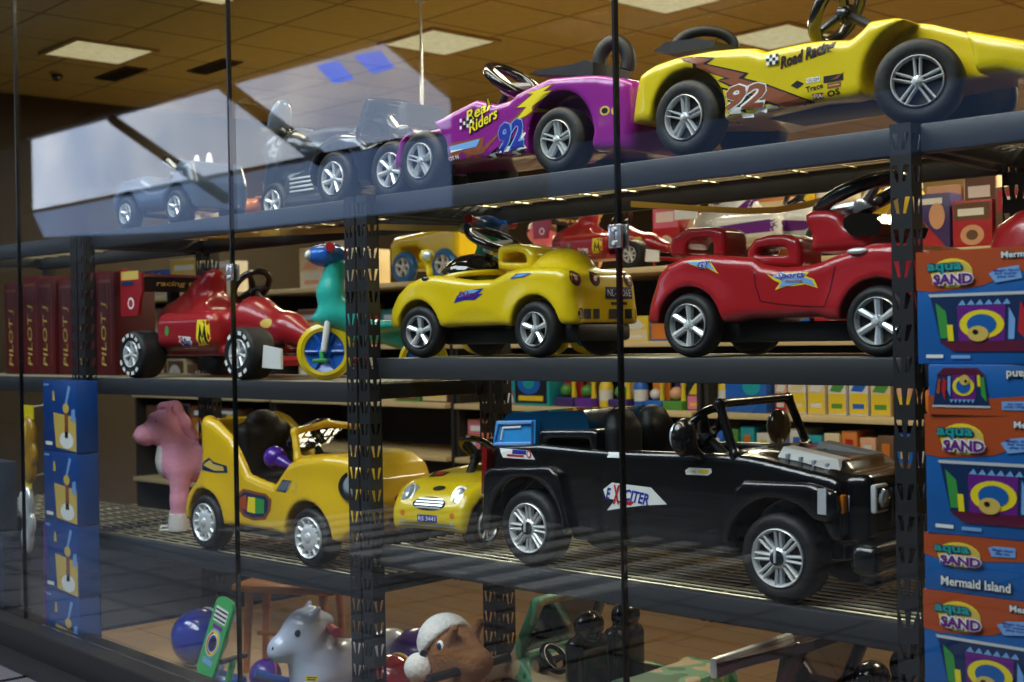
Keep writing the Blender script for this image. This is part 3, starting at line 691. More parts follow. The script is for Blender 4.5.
# ================================================================== BLACK OFF-ROADER (lower shelf)
def offroader():
    X0, Y0, Z0, hw, R = -2.1025, .222, ZB, .2, .11
    t = car('toy_car', 'black open off-roader with blue rear window and windscreen frame on the lower shelf', X0, Y0, Z0)
    P = lambda pts, y=.02: tr(pts, y, X0, Z0)
    g = G((-.64, -.22, .05), (.68, .22, .42), .0078)
    base = P([(483, 520), (483.5, 480), (486, 455), (490, 446), (534, 444), (602, 450.5), (690, 453), (727, 455), (745, 457)]) + [(.36, .345), (.545, .315), (.572, .30), (.576, .13), (.54, .10), (.41, .10), (-.20, .10), (-.41, .10), (-.56, .12)]
    f = g.prism(base, hw-.012, .02)
    f = smax(f, -g.box((-.08, 0, .40), (.58, .31, .40), .03), .01)                                    # open cabin
    f = smax(f, -g.box((.60, 0, .13), (.12, .5, .06), .01), .01)
    for x in (-.41, .41):
        for s in (-1, 1): f = smax(f, -g.cyly((x, .118), .138, -.3 if s < 0 else .105, -.105 if s < 0 else .3), .008)
    f = smax(f, -np.maximum(np.abs(g.X+.145)-.003, np.maximum(np.abs(g.Y)-.3, .184-np.abs(g.Y))), .003)       # door gaps
    f = smax(f, -np.maximum(np.abs(g.X-.245)-.003, np.maximum(np.abs(g.Y)-.3, .184-np.abs(g.Y))), .003)
    f = smin(f, g.box((.40, 0, .328), (.28, .22, .025), .012), .06)                                     # raised hood
    f = smin(f, g.box((.57, 0, .235), (.12, .31, .17), .025), .02)
    b = g.mesh('body', f, BLK, t)
    def flare(out, cx):
        for s in (-1, 1):
            g2 = G((min(p[0] for p in out)-.03, -.235 if s < 0 else .12, .02), (max(p[0] for p in out)+.03, -.12 if s < 0 else .235, .36), .007)
            f2 = g2.prism(out, .042, .014, s*.176); f2 = smax(f2, -g2.cyly((cx, .118), .138, -1, 1), .008); g2.mesh('wheel_flare', f2, BLK, t)
    flare(P([(484, 530), (485, 474), (491, 467), (552, 466), (559, 474), (571, 528), (566, 536), (552, 532), (540, 500), (500, 500), (492, 530)]), -.41)
    flare(P([(723, 543), (737, 487), (745, 480), (812, 483), (836, 492), (839, 512), (830, 524), (815, 520), (800, 505), (757, 505), (740, 542)]), .41)
    GRYB = mat('dark_grille_bars', '3a3d40', .35)
    # front: bumper, grille, lamps
    g2 = G((.53, -.23, .02), (.71, .23, .36), .0075)
    f = smin(g2.box((.632, 0, .125), (.075, .40, .075), .025), g2.box((.612, 0, .07), (.05, .28, .05), .02), .02); f = smax(f, -g2.box((.675, 0, .125), (.03, .16, .03), .01), .006); g2.mesh('front_bumper', f, BLK, t)
    mb = MB()
    for k in range(6): mb.box((.634, -.06+k*.024, .24), (.012, .012, .085), GRYB, .003)
    mb.box((.630, 0, .24), (.006, .15, .1), DARK); mb.obj('grille', t)
    for s in (-1, 1):
        mb = MB(); mb.box((.632, s*.112, .262), (.016, .064, .068), SIL, .006); mb.box((.638, s*.112, .262), (.01, .052, .056), DARK, .004); mb.lathe([(.001, -.012), (.02, -.009), (.025, 0)], LENS, 24, Matrix.Translation((.640, s*.112, .262)) @ Matrix.Rotation(pi/2, 4, 'Z')); mb.obj('headlight', t)
        mb = MB(); mb.box((.57, s*.176, .25), (.02, .022, .045), AMB, .005); mb.box((.572, s*.153, .25), (.018, .018, .045), WHT, .005); mb.obj('indicator', t)
    for s in (-1, 1):
        q = P([(822, 488), (830.5, 488), (830.5, 514), (822, 513)]); mb = MB(); mb.prism(q, s*.219-.004, s*.219+.004, mat('pale_corner_lens', 'b8bcc0', .3)); mb.obj('corner_lamp', t)
        q = P([(484, 447), (489, 447), (488, 494), (483.5, 494)]); mb = MB(); mb.prism([(x-.005, z) for x, z in q], s*.19-.016, s*.19+.008, RLENS); mb.obj('tail_lamp', t)
    # windscreen
    ws = [(.27, .345), (.235, .51)]
    g2 = G((.18, -.20, .30), (.36, .20, .55), .006)
    f = None
    for a, c in (((.275, -.175, .345), (.222, -.165, .478)), ((.275, .175, .345), (.222, .165, .478)), ((.222, -.165, .478), (.222, .165, .478)), ((.275, -.175, .35), (.275, .175, .35))):
        q = g2.cap(a, c, .012); f = q if f is None else smin(f, q, .01)
    wf = g2.mesh('windscreen_frame', f, BLK, t)
    mb = MB(); mb.add([(.273, -.17, .35), (.273, .17, .35), (.223, .162, .475), (.223, -.162, .475), (.277, -.17, .35), (.277, .17, .35), (.227, .162, .475), (.227, -.162, .475)], [(0, 1, 2, 3), (7, 6, 5, 4), (0, 4, 5, 1), (1, 5, 6, 2), (2, 6, 7, 3), (3, 7, 4, 0)], GLASS); mb.obj('windscreen_glass', wf, smooth=False)
    # rear canopy with blue windows, bar and slot
    mb = MB(); mb.prism(P([(491, 446), (494.5, 421), (534, 420), (533.5, 446)], .05), -.165, .165, BLUW); rw_ = mb.obj('rear_window', t, ang=25)
    q = P([(494, 444), (497.5, 423), (531.5, 422.5), (531, 444)], .05); mb = MB(); mb.tube([(x, -.168, z) for x, z in q], .006, ILBL, 6, closed=True); mb.obj('window_frame', rw_)
    q = P([(500, 440), (502, 428), (520, 427)], .05); mb = MB(); mb.tube([(x, -.166, z) for x, z in q], .004, WHT, 6); mb.obj('window_catch', rw_)  # white line added as a highlight on the blue window
    mb = MB(); mb.prism(P([(500, 421), (508, 413), (582, 410.5), (586, 420), (588, 431), (534, 431), (534, 421)], .07), -.145, .145, DBW); mb.obj('canopy_roof', t, ang=25)
    L = P([(533, 446), (534, 430), (590, 430), (600, 440), (604, 452), (534, 452)], .04); H = P([(543, 447), (544, 439), (584, 440), (586, 448)], .04)
    g2 = G((-.56, -.21, .30), (-.18, .21, .42), .006); g2.mesh('rear_side_rail', smax(g2.prism(L, .168, .012), -g2.prism(H, .3, .004), .006), BLK, t)
    g2 = G((-.30, -.20, .12), (.20, .20, .50), .0075); f = None
    for s in (-.075, .075):
        for q in (g2.box((-.16, s, .32), (.06, .13, .20), .028), g2.box((-.08, s, .24), (.2, .13, .07), .03), g2.ell((-.17, s, .425), (.035, .05, .03))): f = q if f is None else smin(f, q, .02)
    g2.mesh('seat', f, DBLK, t)
    steering(t, (.10, -.075, .40), .075, (-.75, 0, .6), .011, DBLK)
    for s in (-1, 1):
        g2 = G((.09, -.29 if s < 0 else .15, .30), (.25, -.15 if s < 0 else .29, .46), .006); f = smin(g2.ell((.155, s*.225, .392), (.028, .042, .05)), g2.cap((.18, s*.19, .345), (.16, s*.22, .37), .012), .02); m_ = g2.mesh('wing_mirror', f, BLK, t)
        mb = MB(); mb.ball((.137, s*.227, .395), (.014, .032, .036), LENS); mb.obj('mirror_glass', m_)
    four_wheels(t, (-.41, .41), hw+.006, R, .085, 'twin8', rr=.66, tread=1, rimmat=SIL)
    mb = MB(); mb.box((0, 0, .105), (.6, .28, .05), DBLK, .01); mb.obj('chassis', t)
    fy = onto(b, '-y'); d = Decal().poly(P([(600, 490), (609, 483), (648, 488), (664, 505), (640, 506), (622, 508), (604, 511), (612, 500), (603, 499)]), WHT, 0)
    c = P([(633.5, 497.5)])[0]; d.text('CITER', c[0], c[1], .082, .032, IBLU, 1, .25, .03, -.12); c = P([(605.5, 494)])[0]; d.text('E', c[0], c[1], .017, .032, IBLU, 1, .25, .03, -.1); c = P([(613.5, 495)])[0]; d.text('X', c[0], c[1], .026, .052, IRED, 2, .2, .04)
    d.poly(P([(612, 501), (632, 502), (628, 506), (618, 504)]), IRED, 1); d.lay('sticker', b, fy)
    d = Decal().poly(P([(495.5, 448.5), (527, 451), (532, 460), (500, 458)]), WHT, 0); c = P([(518, 452.5)])[0]; d.rect(c[0]-.035, c[1]-.006, c[0]+.02, c[1]+.006, IBLU, 1); c = P([(513, 456)])[0]; d.rect(c[0]-.035, c[1]-.003, c[0]+.03, c[1]+.003, IRED, 1)
    c = P([(526, 454.5)])[0]; d.ell(c[0], c[1], .009, .012, IRED, 1).ell(c[0], c[1], .005, .007, WHT, 2); d.lay('sticker', b, fy)
    d = Decal().poly(P([(604, 452.5), (621, 453), (621, 458.5), (604, 458)]), WHT, 0); d.lay('sticker', b, fy)
    d = Decal().poly(P([(682, 471), (686, 468), (708, 469), (709, 473), (705, 476), (683, 475)]), WHT, 0).poly(P([(686, 472), (693, 470.5), (692, 473)]), IYEL, 1).poly(P([(696, 470.5), (706, 470.5), (705, 474), (696, 473.5)]), IYEL, 1); d.lay('door_handle', b, fy)
    HV = mat('hood_vent_grey', 'b4b2ac', .4)
    for y in (-.10, .075):
        mb = MB(); mb.add([(.37, y-.045, .335), (.55, y-.045, .318), (.55, y+.045, .318), (.37, y+.045, .335), (.38, y-.02, .372), (.53, y-.02, .348), (.53, y+.03, .348), (.38, y+.03, .372)], [(3, 2, 1, 0), (4, 5, 6, 7), (0, 1, 5, 4), (1, 2, 6, 5), (2, 3, 7, 6), (3, 0, 4, 7)], HV)
        hv = mb.obj('hood_vent', b, smooth=False)
        for k in range(4): mb = MB(); mb.box((.40+k*.036, y-.033, .350-k*.006), (.010, .010, .014), GRYP, .002); mb.obj('vent_slit', hv)
offroader()

# ================================================================== YELLOW CARTOON CAR (lower shelf, second unit)
def cartoon():
    X0, Y0, Z0, hw, R = -3.846, .214, ZBL, .19, .102
    t = car('toy_car', 'chubby yellow cartoon car with tall seat back and cartoon door sticker on the lower shelf', X0, Y0, Z0)
    P = lambda pts, y=.02: tr(pts, y, X0, Z0)
    g = G((-.48, -.22, .04), (.72, .22, .58), .0085)
    base = P([(185, 518), (186, 500), (190, 490), (197, 453), (195, 422), (199, 415.5), (210, 421), (225, 437), (234, 456), (242, 474), (255, 480), (268, 485), (276, 474), (284, 463), (294, 459), (318, 456), (336, 459), (350, 468), (358, 482), (361, 505), (357, 528), (342, 541), (282, 537), (221, 527)])
    W = lerp_w(g, [-.45, -.38, -.3, -.1, .1, .3, .42, .55, .68], [.14, .17, .19, .178, .178, .19, .178, .15, .09])
    f = g.prism(base, W, .03)
    for s in (-1, 1):
        f = smin(f, g.ell((-.31, s*.15, .13), (.17, .047, .135)), .04); f = smin(f, g.ell((.315, s*.15, .14), (.19, .05, .145)), .04)
    f = smax(f, .10-g.Z, .012)
    f = smax(f, -g.box((-.10, 0, .42), (.46, .285, .50), .05), .02)
    for x in (-.312, .312):
        for s in (-1, 1): f = smax(f, -g.cyly((x, .104), .123, -.3 if s < 0 else .11, -.11 if s < 0 else .3), .01)
    f = smax(f, -g.ell((.60, 0, .10), (.14, .30, .045)), .02)
    b = g.mesh('body', f, YEL2, t)
    # windscreen frame
    g2 = G((.13, -.19, .32), (.33, .19, .56), .007); f = None; sc = []
    for a, c in (((.225, -.16, .36), (.19, -.145, .455)), ((.225, .16, .36), (.19, .145, .455)), ((.19, -.145, .455), (.185, 0, .475)), ((.185, 0, .475), (.19, .145, .455)), ((.225, -.16, .36), (.23, .16, .36))):
        q = g2.cap(a, c, .013); f = q if f is None else smin(f, q, .012)
    wf = g2.mesh('windscreen_frame', f, YEL2, t)
    mb = MB(); mb.add([(.225, -.15, .36), (.225, .15, .36), (.19, .14, .455), (.188, 0, .47), (.19, -.14, .455), (.228, -.15, .36), (.228, .15, .36), (.193, .14, .455), (.191, 0, .47), (.193, -.14, .455)], [(0, 1, 2, 3, 4), (9, 8, 7, 6, 5), (0, 5, 6, 1), (1, 6, 7, 2), (2, 7, 8, 3), (3, 8, 9, 4), (4, 9, 5, 0)], GLASS); mb.obj('windscreen_glass', wf, smooth=False)
    g2 = G((-.34, -.15, .10), (.16, .15, .52), .0085); f = smin(g2.box((-.20, 0, .32), (.09, .24, .30), .04), g2.box((-.08, 0, .22), (.24, .26, .08), .03), .03); f = smin(f, g2.ell((-.20, 0, .47), (.045, .07, .045)), .02); g2.mesh('seat', f, DBLK, t)
    mb = MB(); mb.box((-.03, -.135, .245), (.22, .04, .05), MAR, .012); mb.obj('side_step', t)
    steering(t, (.10, 0, .43), .085, (-.6, 0, .8), .013, DBLK)
    mb = MB(); c = P([(272, 458)], .10)[0]; mb.ball((c[0], -.10, c[1]), .042, VIO, 24); mb.tube([(c[0]+.03, -.10, c[1]-.01), (c[0]+.085, -.09, c[1]-.03)], [.025, .012], VIO, 10); mb.obj('horn_ball', t)
    four_wheels(t, (-.312, .312), hw, R, .075, 'slot12', rr=.70, rimmat=SIL)
    mb = MB(); mb.box((0, 0, .09), (.44, .22, .05), DBLK, .01); mb.obj('chassis', t)
    fy = onto(b, '-y')
    for yv in (-.125, .125):
        mb = MB(); c = P([(345, 480)], .06)[0]; M = Matrix.Translation((.50, yv*1.12, .285)) @ Matrix.Rotation(radians(48 if yv < 0 else 132), 4, 'Z') @ Matrix.Rotation(radians(-12), 4, 'X')
        mb.lathe([(.001, -.03), (.03, -.026), (.038, -.012), (.04, -.008)], LENS, 28, M); mb.lathe([(.038, -.018), (.05, -.02), (.052, -.01), (.052, .02)], DARK, 28, M); mb.obj('headlight', t)
    d = Decal().poly(P([(233, 495), (240, 489), (252, 492), (262, 494), (268, 500), (267, 511), (262, 520), (250, 521), (240, 517), (235, 510)]), IBRN, 0).poly(P([(236, 497), (241, 492), (252, 495), (262, 497), (265, 502), (264, 511), (260, 517), (250, 518), (241, 514)]), INAV, 1)
    d.poly(P([(245, 497), (252, 498), (252, 514), (244, 512)]), IYEL, 2).poly(P([(252, 498), (261, 500), (261, 514), (252, 514)]), IGRN, 2).poly(P([(237, 498), (243, 495), (244, 511), (238, 508)]), IORG, 2)
    d.lay('sticker', b, fy)
    d = Decal().poly(P([(200, 464), (208, 457.5), (212, 462), (224, 466), (225, 473), (214, 473), (200, 470)]), INAV, 0).poly(P([(202, 465), (209, 460), (212, 464), (221, 467), (222, 471), (213, 471)]), ISND, 1); d.lay('sticker', b, fy)
    d = Decal().poly(P([(273, 491), (280, 480), (290, 481), (284, 493)]), INAV, 0)
    for k in range(4): d.poly(P([(275+k*3.2, 490.5), (281+k*2.4, 481.5), (282.2+k*2.4, 481.6), (276.4+k*3.2, 490.7)]), GRYP, 1)
    c = P([(293.5, 487)])[0]; d.ell(c[0], c[1], .018, .018, ISND, 0).ell(c[0], c[1], .012, .012, YEL2, 1); d.lay('side_vent', b, fy)
    fx = onto(b, '+x'); d = Decal().rect(-.06, .14, .06, .175, INK, 0)
    for y in (-.1, .1): d.ell(y, .17, .018, .012, AMB, 1).ell(y, .215, .022, .01, CHR, 1)
    d.ell(0, .24, .05, .018, IRED, 0).lay('front_badge', b, fx)
cartoon()

# ================================================================== YELLOW SMALL CAR, NOSE TO THE GLASS
def compact(label, x, y, z, rot, YEL, plate):
    t = thing('toy_car', label, 'toy car', x, y, z, rot, 'ride-on toy cars on the steel shelves')
    hw, R = .135, .066
    g = G((-.28, -.17, .02), (.28, .17, .30), .0065)
    prof = [(-.245, .07), (-.255, .13), (-.24, .18), (-.2, .2), (-.1, .2), (.06, .195), (.15, .18), (.215, .155), (.245, .12), (.25, .08), (.235, .055), (-.22, .055)]
    f = g.prism(prof, lerp_w(g, [-.26, -.2, -.1, .1, .2, .255], [.11, .13, .135, .135, .128, .10]), .03)
    for x in (-.15, .15):
        for s in (-1, 1): f = smin(f, g.ell((x, s*.11, .085), (.1, .034, .085)), .03)
    f = smax(f, .05-g.Z, .01); f = smax(f, -g.box((-.10, 0, .25), (.18, .19, .18), .04), .01)
    for x in (-.15, .15):
        for s in (-1, 1): f = smax(f, -g.cyly((x, .068), .079, -.3 if s < 0 else .08, -.08 if s < 0 else .3), .006)
    b = g.mesh('body', f, YEL, t)
    mb = MB(); mb.box((-.10, 0, .15), (.14, .16, .03), DBLK, .01); mb.box((-.175, 0, .22), (.03, .16, .12), DBLK, .012); mb.obj('seat', t)
    steering(t, (-.01, 0, .26), .055, (-.6, 0, .8), .009, DBLK)
    four_wheels(t, (-.15, .15), hw, R, .05, 'multi10', rr=.68, rimmat=SIL)
    fx = onto(b, '+x')
    d = Decal().ell(0, .128, .056, .018, DARK, 0)
    for k in range(4): d.rect(-.05+abs(k-1.5)*.005, .116+k*.0075, .05-abs(k-1.5)*.005, .12+k*.0075, CHR, 1)
    d.lay('grille', b, fx)
    d = Decal().rect(-.034, .078, .034, .098, IBLU, 0).text(plate, 0, .088, .058, .012, WHT, 1); d.lay('number_plate', b, fx)
    d = Decal().rect(-.1, .066, .1, .0705, SIL, 0); 
    for y in (-.085, .085): d.ell(y, .10, .008, .008, AMB, 0).ell(y, .078, .006, .006, CHR, 0)
    d.lay('bumper_trim', b, fx)
    for s in (-1, 1):
        mb = MB(); M = Matrix.Translation((.215, s*.088, .145)) @ Matrix.Rotation(radians(90-s*-18), 4, 'Z') @ Matrix.Rotation(radians(-35), 4, 'X') @ Matrix.Diagonal((.85, 1, 1.35, 1))
        mb.lathe([(.001, -.016), (.016, -.013), (.024, 0), (.025, .012)], LENS, 24, M); mb.lathe([(.023, -.004), (.028, -.003), (.029, .014)], CHR, 24, M); mb.obj('headlight', b)
    fz = onto(b, 'z'); d = Decal().ell(.19, 0, .014, .02, INK, 0).poly([(.10, -.05), (.12, -.09), (.06, -.11), (.05, -.06)], INK, 0).poly([(.09, -.06), (.105, -.08), (.07, -.095), (.06, -.065)], IRED, 1); d.lay('hood_badge', b, fz); return t
compact('small yellow rounded car facing the glass beside the black off-roader', -3.0, .31, ZB, -80, YEL, 'RS 3441').scale = (1.12, 1.12, 1.12)
compact('small red rounded car above the pile of sand-toy boxes', -.82, .31, ZM, 0, RED, 'RS 3441').scale = (1.6, 1.6, 1.6)
# ================================================================== RACE CARS ON THE TOP SHELF
def racer(name, label, X0, Y0, front, body_px, arch, col, hb, hw, R, num, deco, y0=.02, tail_ring=True, steer_px=None, ring_px=None, sw_px=None, low_px=None, steer=None, spoke=CHR):
    Z0 = ZT; t = car(name, label, X0, Y0, Z0)
    P = lambda pts, y=y0: tr(pts, y, X0, Z0)
    base = P(body_px); xs = [p[0] for p in base]
    g = G((min(xs)-.04, -.22, .02), (max(xs)+.04, .22, .36), .0078)
    L, H = min(xs), max(xs); e = front
    W = lerp_w(g, [L, L+.06, L+.15, -.05, .1, H-.15, H-.05, H], [.145, .165, hw, hw-.012, hw-.012, hw, .16, .14])
    f = g.prism(base, W, .024)
    f = smax(f, -g.box((.02, 0, .33), (.26, .22, .24), .05), .02)
    for x, r in zip(hb, arch):
        for s in (-1, 1): f = smax(f, -g.cyly((x, R+.012), r, -.3 if s < 0 else .085, -.085 if s < 0 else .3), .008)
    b = g.mesh('body', f, col, t)
    four_wheels(t, hb, hw+.008, R, .075, 'twin5', rr=.60, rimmat=SIL, steer=steer)
    mb = MB(); mb.box((0, 0, .095), (.34, .20, .03), DBLK, .01); mb.obj('chassis', t)
    mb = MB(); mb.box((.02, 0, .19), (.24, .2, .03), DBLK, .01); mb.obj('seat', t)
    if ring_px:                                             # black loop behind the seat
        c, rx, ry = ring_px; p = P([c], Y0)[0]; sx = rx*3.45/F; sz = ry*3.45/F
        mb = MB(); mb.tube([(p[0]+sx*cos(a)*.9, .0+.35*sx*cos(a), p[1]+sz*sin(a)) for a in [pi*(-.15+1.3*k/20) for k in range(21)]], .022, DBLK, 10); mb.obj('roll_hoop', t)
    if low_px: mb = MB(); mb.prism(P(low_px, Y0), -.085, .085, DBLK); mb.obj('rear_cowl', t)
    if sw_px:
        p = P([sw_px[0]], Y0)[0]; steering(t, (p[0], 0, p[1]), sw_px[1], sw_px[2], .016, spoke)
    fy = onto(b, '-y'); deco(P, b, fy, t); return t
def deco_yellow(P, b, fy, t):
    d = Decal().poly(P([(674, 58), (690, 55.5), (712, 57), (704, 63), (745, 72), (740, 77), (760, 82), (812, 101.5), (778, 107.5), (757, 100), (712, 79), (722, 77), (690, 67), (690, 63)]), INK, 0)
    d.poly(P([(678, 58.3), (690, 57), (708, 58.5), (700, 63.5), (741, 73), (735, 77.5), (760, 84), (808, 101.5), (780, 106), (760, 99), (717, 79.5), (727, 78), (694, 67), (693, 63)]), IBRN, 1); d.lay('lightning_stripe', b, fy)
    d = Decal().poly(P([(711, 85), (725, 88), (778, 107), (717, 120)]), INK, 0)
    for k, (a, bq) in enumerate((((713, 93), (724, 106)), ((716, 113), (726, 119)), ((726, 106), (737, 112.5)), ((737, 112), (748, 116)), ((749, 107), (762, 112)), ((762, 104.5), (773, 107)))):
        d.poly(P([a, (bq[0], a[1]+.5), bq, (a[0], bq[1]+1)]), WHT, 1)
    d.lay('chequered_panel', b, fy)
    c = P([(742, 96)])[0]; d = Decal(); d.outlined('92', c[0], c[1], .115, .062, IBRN, WHT, 2, .25, .03, .05, -.06); c2 = P([(744, 90)])[0]; d.lay('number', b, fy)
    c = P([(803, 54)])[0]; d = Decal().outlined('Road Racing', c[0], c[1], .15, .036, INK, IBRN, 1, .35, .03, .02, .16)
    for i in range(4):
        for j in range(3):
            q = P([(763+i*3, 58+j*3.4-i*.5)])[0]; d.rect(q[0], q[1], q[0]+.008, q[1]+.009, INK if (i+j) % 2 else WHT, 4)
    d.lay('race_lettering', b, fy)
    c = P([(810, 86.5)])[0]; d = Decal().text('Trace', c[0], c[1], .046, .014, INK, 0, 0, .02, .12)
    c = P([(829, 91.5)])[0]; d.text('OS', c[0], c[1], .034, .014, INK, 0, 0, .03, .12); c = P([(813.5, 95)])[0]; d.rect(c[0]-.016, c[1]-.007, c[0]+.014, c[1]+.007, IBRN, 0).text('FIA', c[0], c[1], .022, .009, WHT, 1, 0, .02)
    c = P([(793, 83.5)])[0]; d.poly([(c[0]-.018, c[1]), (c[0], c[1]+.01), (c[0]+.018, c[1]), (c[0], c[1]-.01)], INK, 0)
    c = P([(809, 79)])[0]; d.rect(c[0]-.018, c[1]-.005, c[0]+.018, c[1]+.007, WHT, 0).text('GUSH', c[0], c[1]+.001, .03, .008, INK, 1)
    c = P([(830, 77)])[0]; d.rect(c[0]-.028, c[1]-.008, c[0]+.024, c[1]+.008, INK, 0); d.poly([(c[0]-.01, c[1]-.004), (c[0]+.03, c[1]+.012), (c[0]+.01, c[1]-.002)], IBRN, 1)
    c = P([(830, 84.5)])[0]; d.rect(c[0]-.018, c[1]-.005, c[0]+.018, c[1]+.007, IBRN, 0).rect(c[0]-.014, c[1], c[0]+.014, c[1]+.002, ISND, 1); d.lay('sponsor_sticker', b, fy)
    mb = MB(); q = P([(1004, 49)], .06)[0]; mb.ball((q[0], -.135, q[1]), (.03, .016, .016), DARK); mb.obj('air_duct', b)
racer('race_car', 'yellow race car with number 92 and brown lightning stripe on the top shelf', -1.639, .200, 1,
      [(622, 122), (626, 97), (632, 74), (650, 63), (677, 54.5), (704, 49), (733, 46), (748, 46), (756, 50), (774, 45), (798, 40), (815, 38), (844, 37), (856, 27), (863, 18.5), (888, 15), (911, 16.5), (938, 23), (964, 29), (1024, 39), (1075, 56), (1075, 78), (1024, 77), (999, 70), (950, 74), (844, 98), (812, 101), (717, 121)],
      (.113, .137), YEL3, (-.311, .311), .172, .098, None, deco_yellow, ring_px=None, low_px=[(672, 56), (684, 47), (716, 43), (734, 46), (732, 52), (690, 58)], sw_px=((838, 10), .085, (-.8, 0, .5)), steer=(1, 17), spoke=BLK)
o = bpy.data.objects['race_car']
mb = MB(); P_ = lambda pts, y: tr(pts, y, -1.639, ZT); q = P_([(705, 44)], .2)[0]
mb.tube([(q[0]+.06*cos(a), .05*cos(a)-.0, q[1]-.01+.045*sin(a)) for a in [pi*(-.1+1.2*k/16) for k in range(17)]], .015, DBLK, 10); mb.obj('roll_hoop', o)
def deco_purple(P, b, fy, t):
    d = Decal().poly(P([(549, 84), (540, 91), (549, 90), (528, 106), (536, 108), (510, 121), (523, 106), (513, 107), (530, 93), (523, 93)]), IYEL, 1); d.poly(P([(551, 83), (543, 90.5), (552, 89), (531, 105.5), (541, 107), (500, 128), (478, 153), (470, 155), (520, 106.5), (509, 108), (527, 94), (519, 93.5)]), IBRN, 0); d.lay('lightning_stripe', b, fy)
    d = Decal().poly(P([(441.5, 144), (480, 136), (476, 158), (441.5, 163)]), IBRN, 0).poly(P([(443, 147), (476, 138), (472, 146), (444, 153)]), ILBL, 1).poly(P([(443, 151), (462, 148), (443, 154)]), WHT, 2)
    c = P([(450, 157.5)])[0]; d.text('OS N', c[0], c[1], .042, .012, WHT, 2, 0, .03, .08); d.lay('sponsor_sticker', b, fy)
    d = Decal().poly(P([(480, 157), (492, 147), (524, 128), (523, 153)]), INK, 0)
    for a in ((484, 154), (497, 148), (507, 151), (515, 145)): d.poly(P([a, (a[0]+9, a[1]-3), (a[0]+7, a[1]+2.5), (a[0]-3, a[1]+4.5)]), WHT, 1)
    d.poly(P([(517, 130), (523.5, 127), (523.5, 140), (516, 143)]), WHT, 1); d.lay('chequered_panel', b, fy)
    c = P([(507, 135)])[0]; d = Decal().outlined('92', c[0], c[1], .10, .085, IBLU, ILBL, 2, .2, .03, .04, .1); d.lay('number', b, fy)
    c = P([(476, 115.5)])[0]; d = Decal().outlined('Real', c[0]-.01, c[1]+.017, .105, .034, IYEL, INK, 1, .3, .02, .05, .28).outlined('Riders', c[0]+.012, c[1]-.014, .125, .034, IYEL, INK, 3, .3, .02, .05, .28)
    for i in range(4):
        for j in range(3):
            q = P([(457+i*3.3, 122+j*3.6-i)])[0]; d.rect(q[0], q[1], q[0]+.008, q[1]+.010, INK if (i+j) % 2 else WHT, 5)
    d.lay('race_lettering', b, fy)
    q = P([(607, 109)])[0]; d = Decal().ell(q[0]-.02, q[1], .016, .013, ISND, 0).ell(q[0]+.012, q[1]-.004, .012, .012, ISND, 0).ell(q[0]-.02, q[1], .01, .008, INK, 1); d.lay('badge', b, fy)
racer('race_car', 'magenta race car with blue number 92 and yellow lightning on the top shelf', -2.6725, .21, -1,
      [(384, 169), (386, 155), (394, 138), (407, 127), (420, 124), (436, 117), (447, 110), (468, 98.5), (488, 103), (503, 98.5), (510, 91.8), (526, 84), (544, 76.5), (570, 74.5), (591, 73.5), (614, 76), (622, 80), (625, 110), (622, 149), (590, 150), (523, 153.5), (441, 164)],
      (.108, .125), PUR, (-.28, .28), .172, .0935, None, deco_purple, y0=.03, sw_px=((513, 82), .085, (.62, 0, .75)), ring_px=((614, 62), 17, 21), low_px=[(548, 78), (556, 74), (592, 68), (604, 64), (612, 66), (612, 80)])

# grey motorcycle, black convertible, pale car: top shelf, second unit
def motorcycle():
    t = car('toy_motorcycle', 'grey toy motorcycle with tall windscreen on the top shelf behind the window reflection', -3.985, .42, ZT)
    wheel(t, -.16, -.035, .082, .082, .07, 'star5', -1); wheel(t, .20, -.035, .082, .082, .07, 'star5', -1)
    g = G((-.36, -.14, .02), (.36, .14, .46), .0085)
    f = smin(g.chain([(-.18, 0, .20), (-.05, 0, .28), (.06, 0, .26), (.22, 0, .24), (.30, 0, .30)], [.05, .075, .06, .06, .035], .04), g.box((.02, 0, .13), (.26, .12, .10), .03), .05)
    f = smin(f, g.chain([(-.17, 0, .22), (-.21, 0, .30), (-.17, 0, .36)], [.06, .055, .03], .03), .03); f = smin(f, g.box((-.17, 0, .172), (.20, .085, .025), .012), .02); f = smin(f, g.ell((.20, 0, .19), (.12, .055, .03)), .03)
    for s in (-1, 1): f = smin(f, g.cap((-.22, s*.055, .09), (-.18, s*.055, .26), .016), .02)
    f = smin(f, g.box((.08, -.06, .07), (.32, .05, .045), .02), .02)
    g.mesh('body', f, mat('gunmetal_plastic', '2c3035', .3, .2, .5), t)
    g2 = G((-.28, -.10, .30), (-.10, .10, .54), .007); g2.mesh('windscreen', g2.ell((-.195, 0, .41), (.022, .055, .09), Matrix.Rotation(radians(18), 4, 'Y')), PALE, t)
    mb = MB(); mb.tube([(-.10, -.17, .345), (-.15, -.09, .36), (-.16, 0, .355), (-.15, .09, .36), (-.10, .17, .345)], .014, DBLK, 10); mb.obj('handlebar', t)
    mb = MB(); mb.ball((.13, 0, .315), (.15, .065, .03), DBLK); mb.obj('seat', t)
    mb = MB(); mb.lathe([(.001, -.01), (.03, -.006), (.034, .01)], LENS, 20, Matrix.Translation((-.255, 0, .29)) @ Matrix.Rotation(-pi/2, 4, 'Z')); mb.obj('headlight', t)
    mb = MB()
    for k in range(4): mb.box((.02, 0, .115+k*.016), (.14, .135, .007), SIL, .002)
    mb.obj('engine', t)
motorcycle()
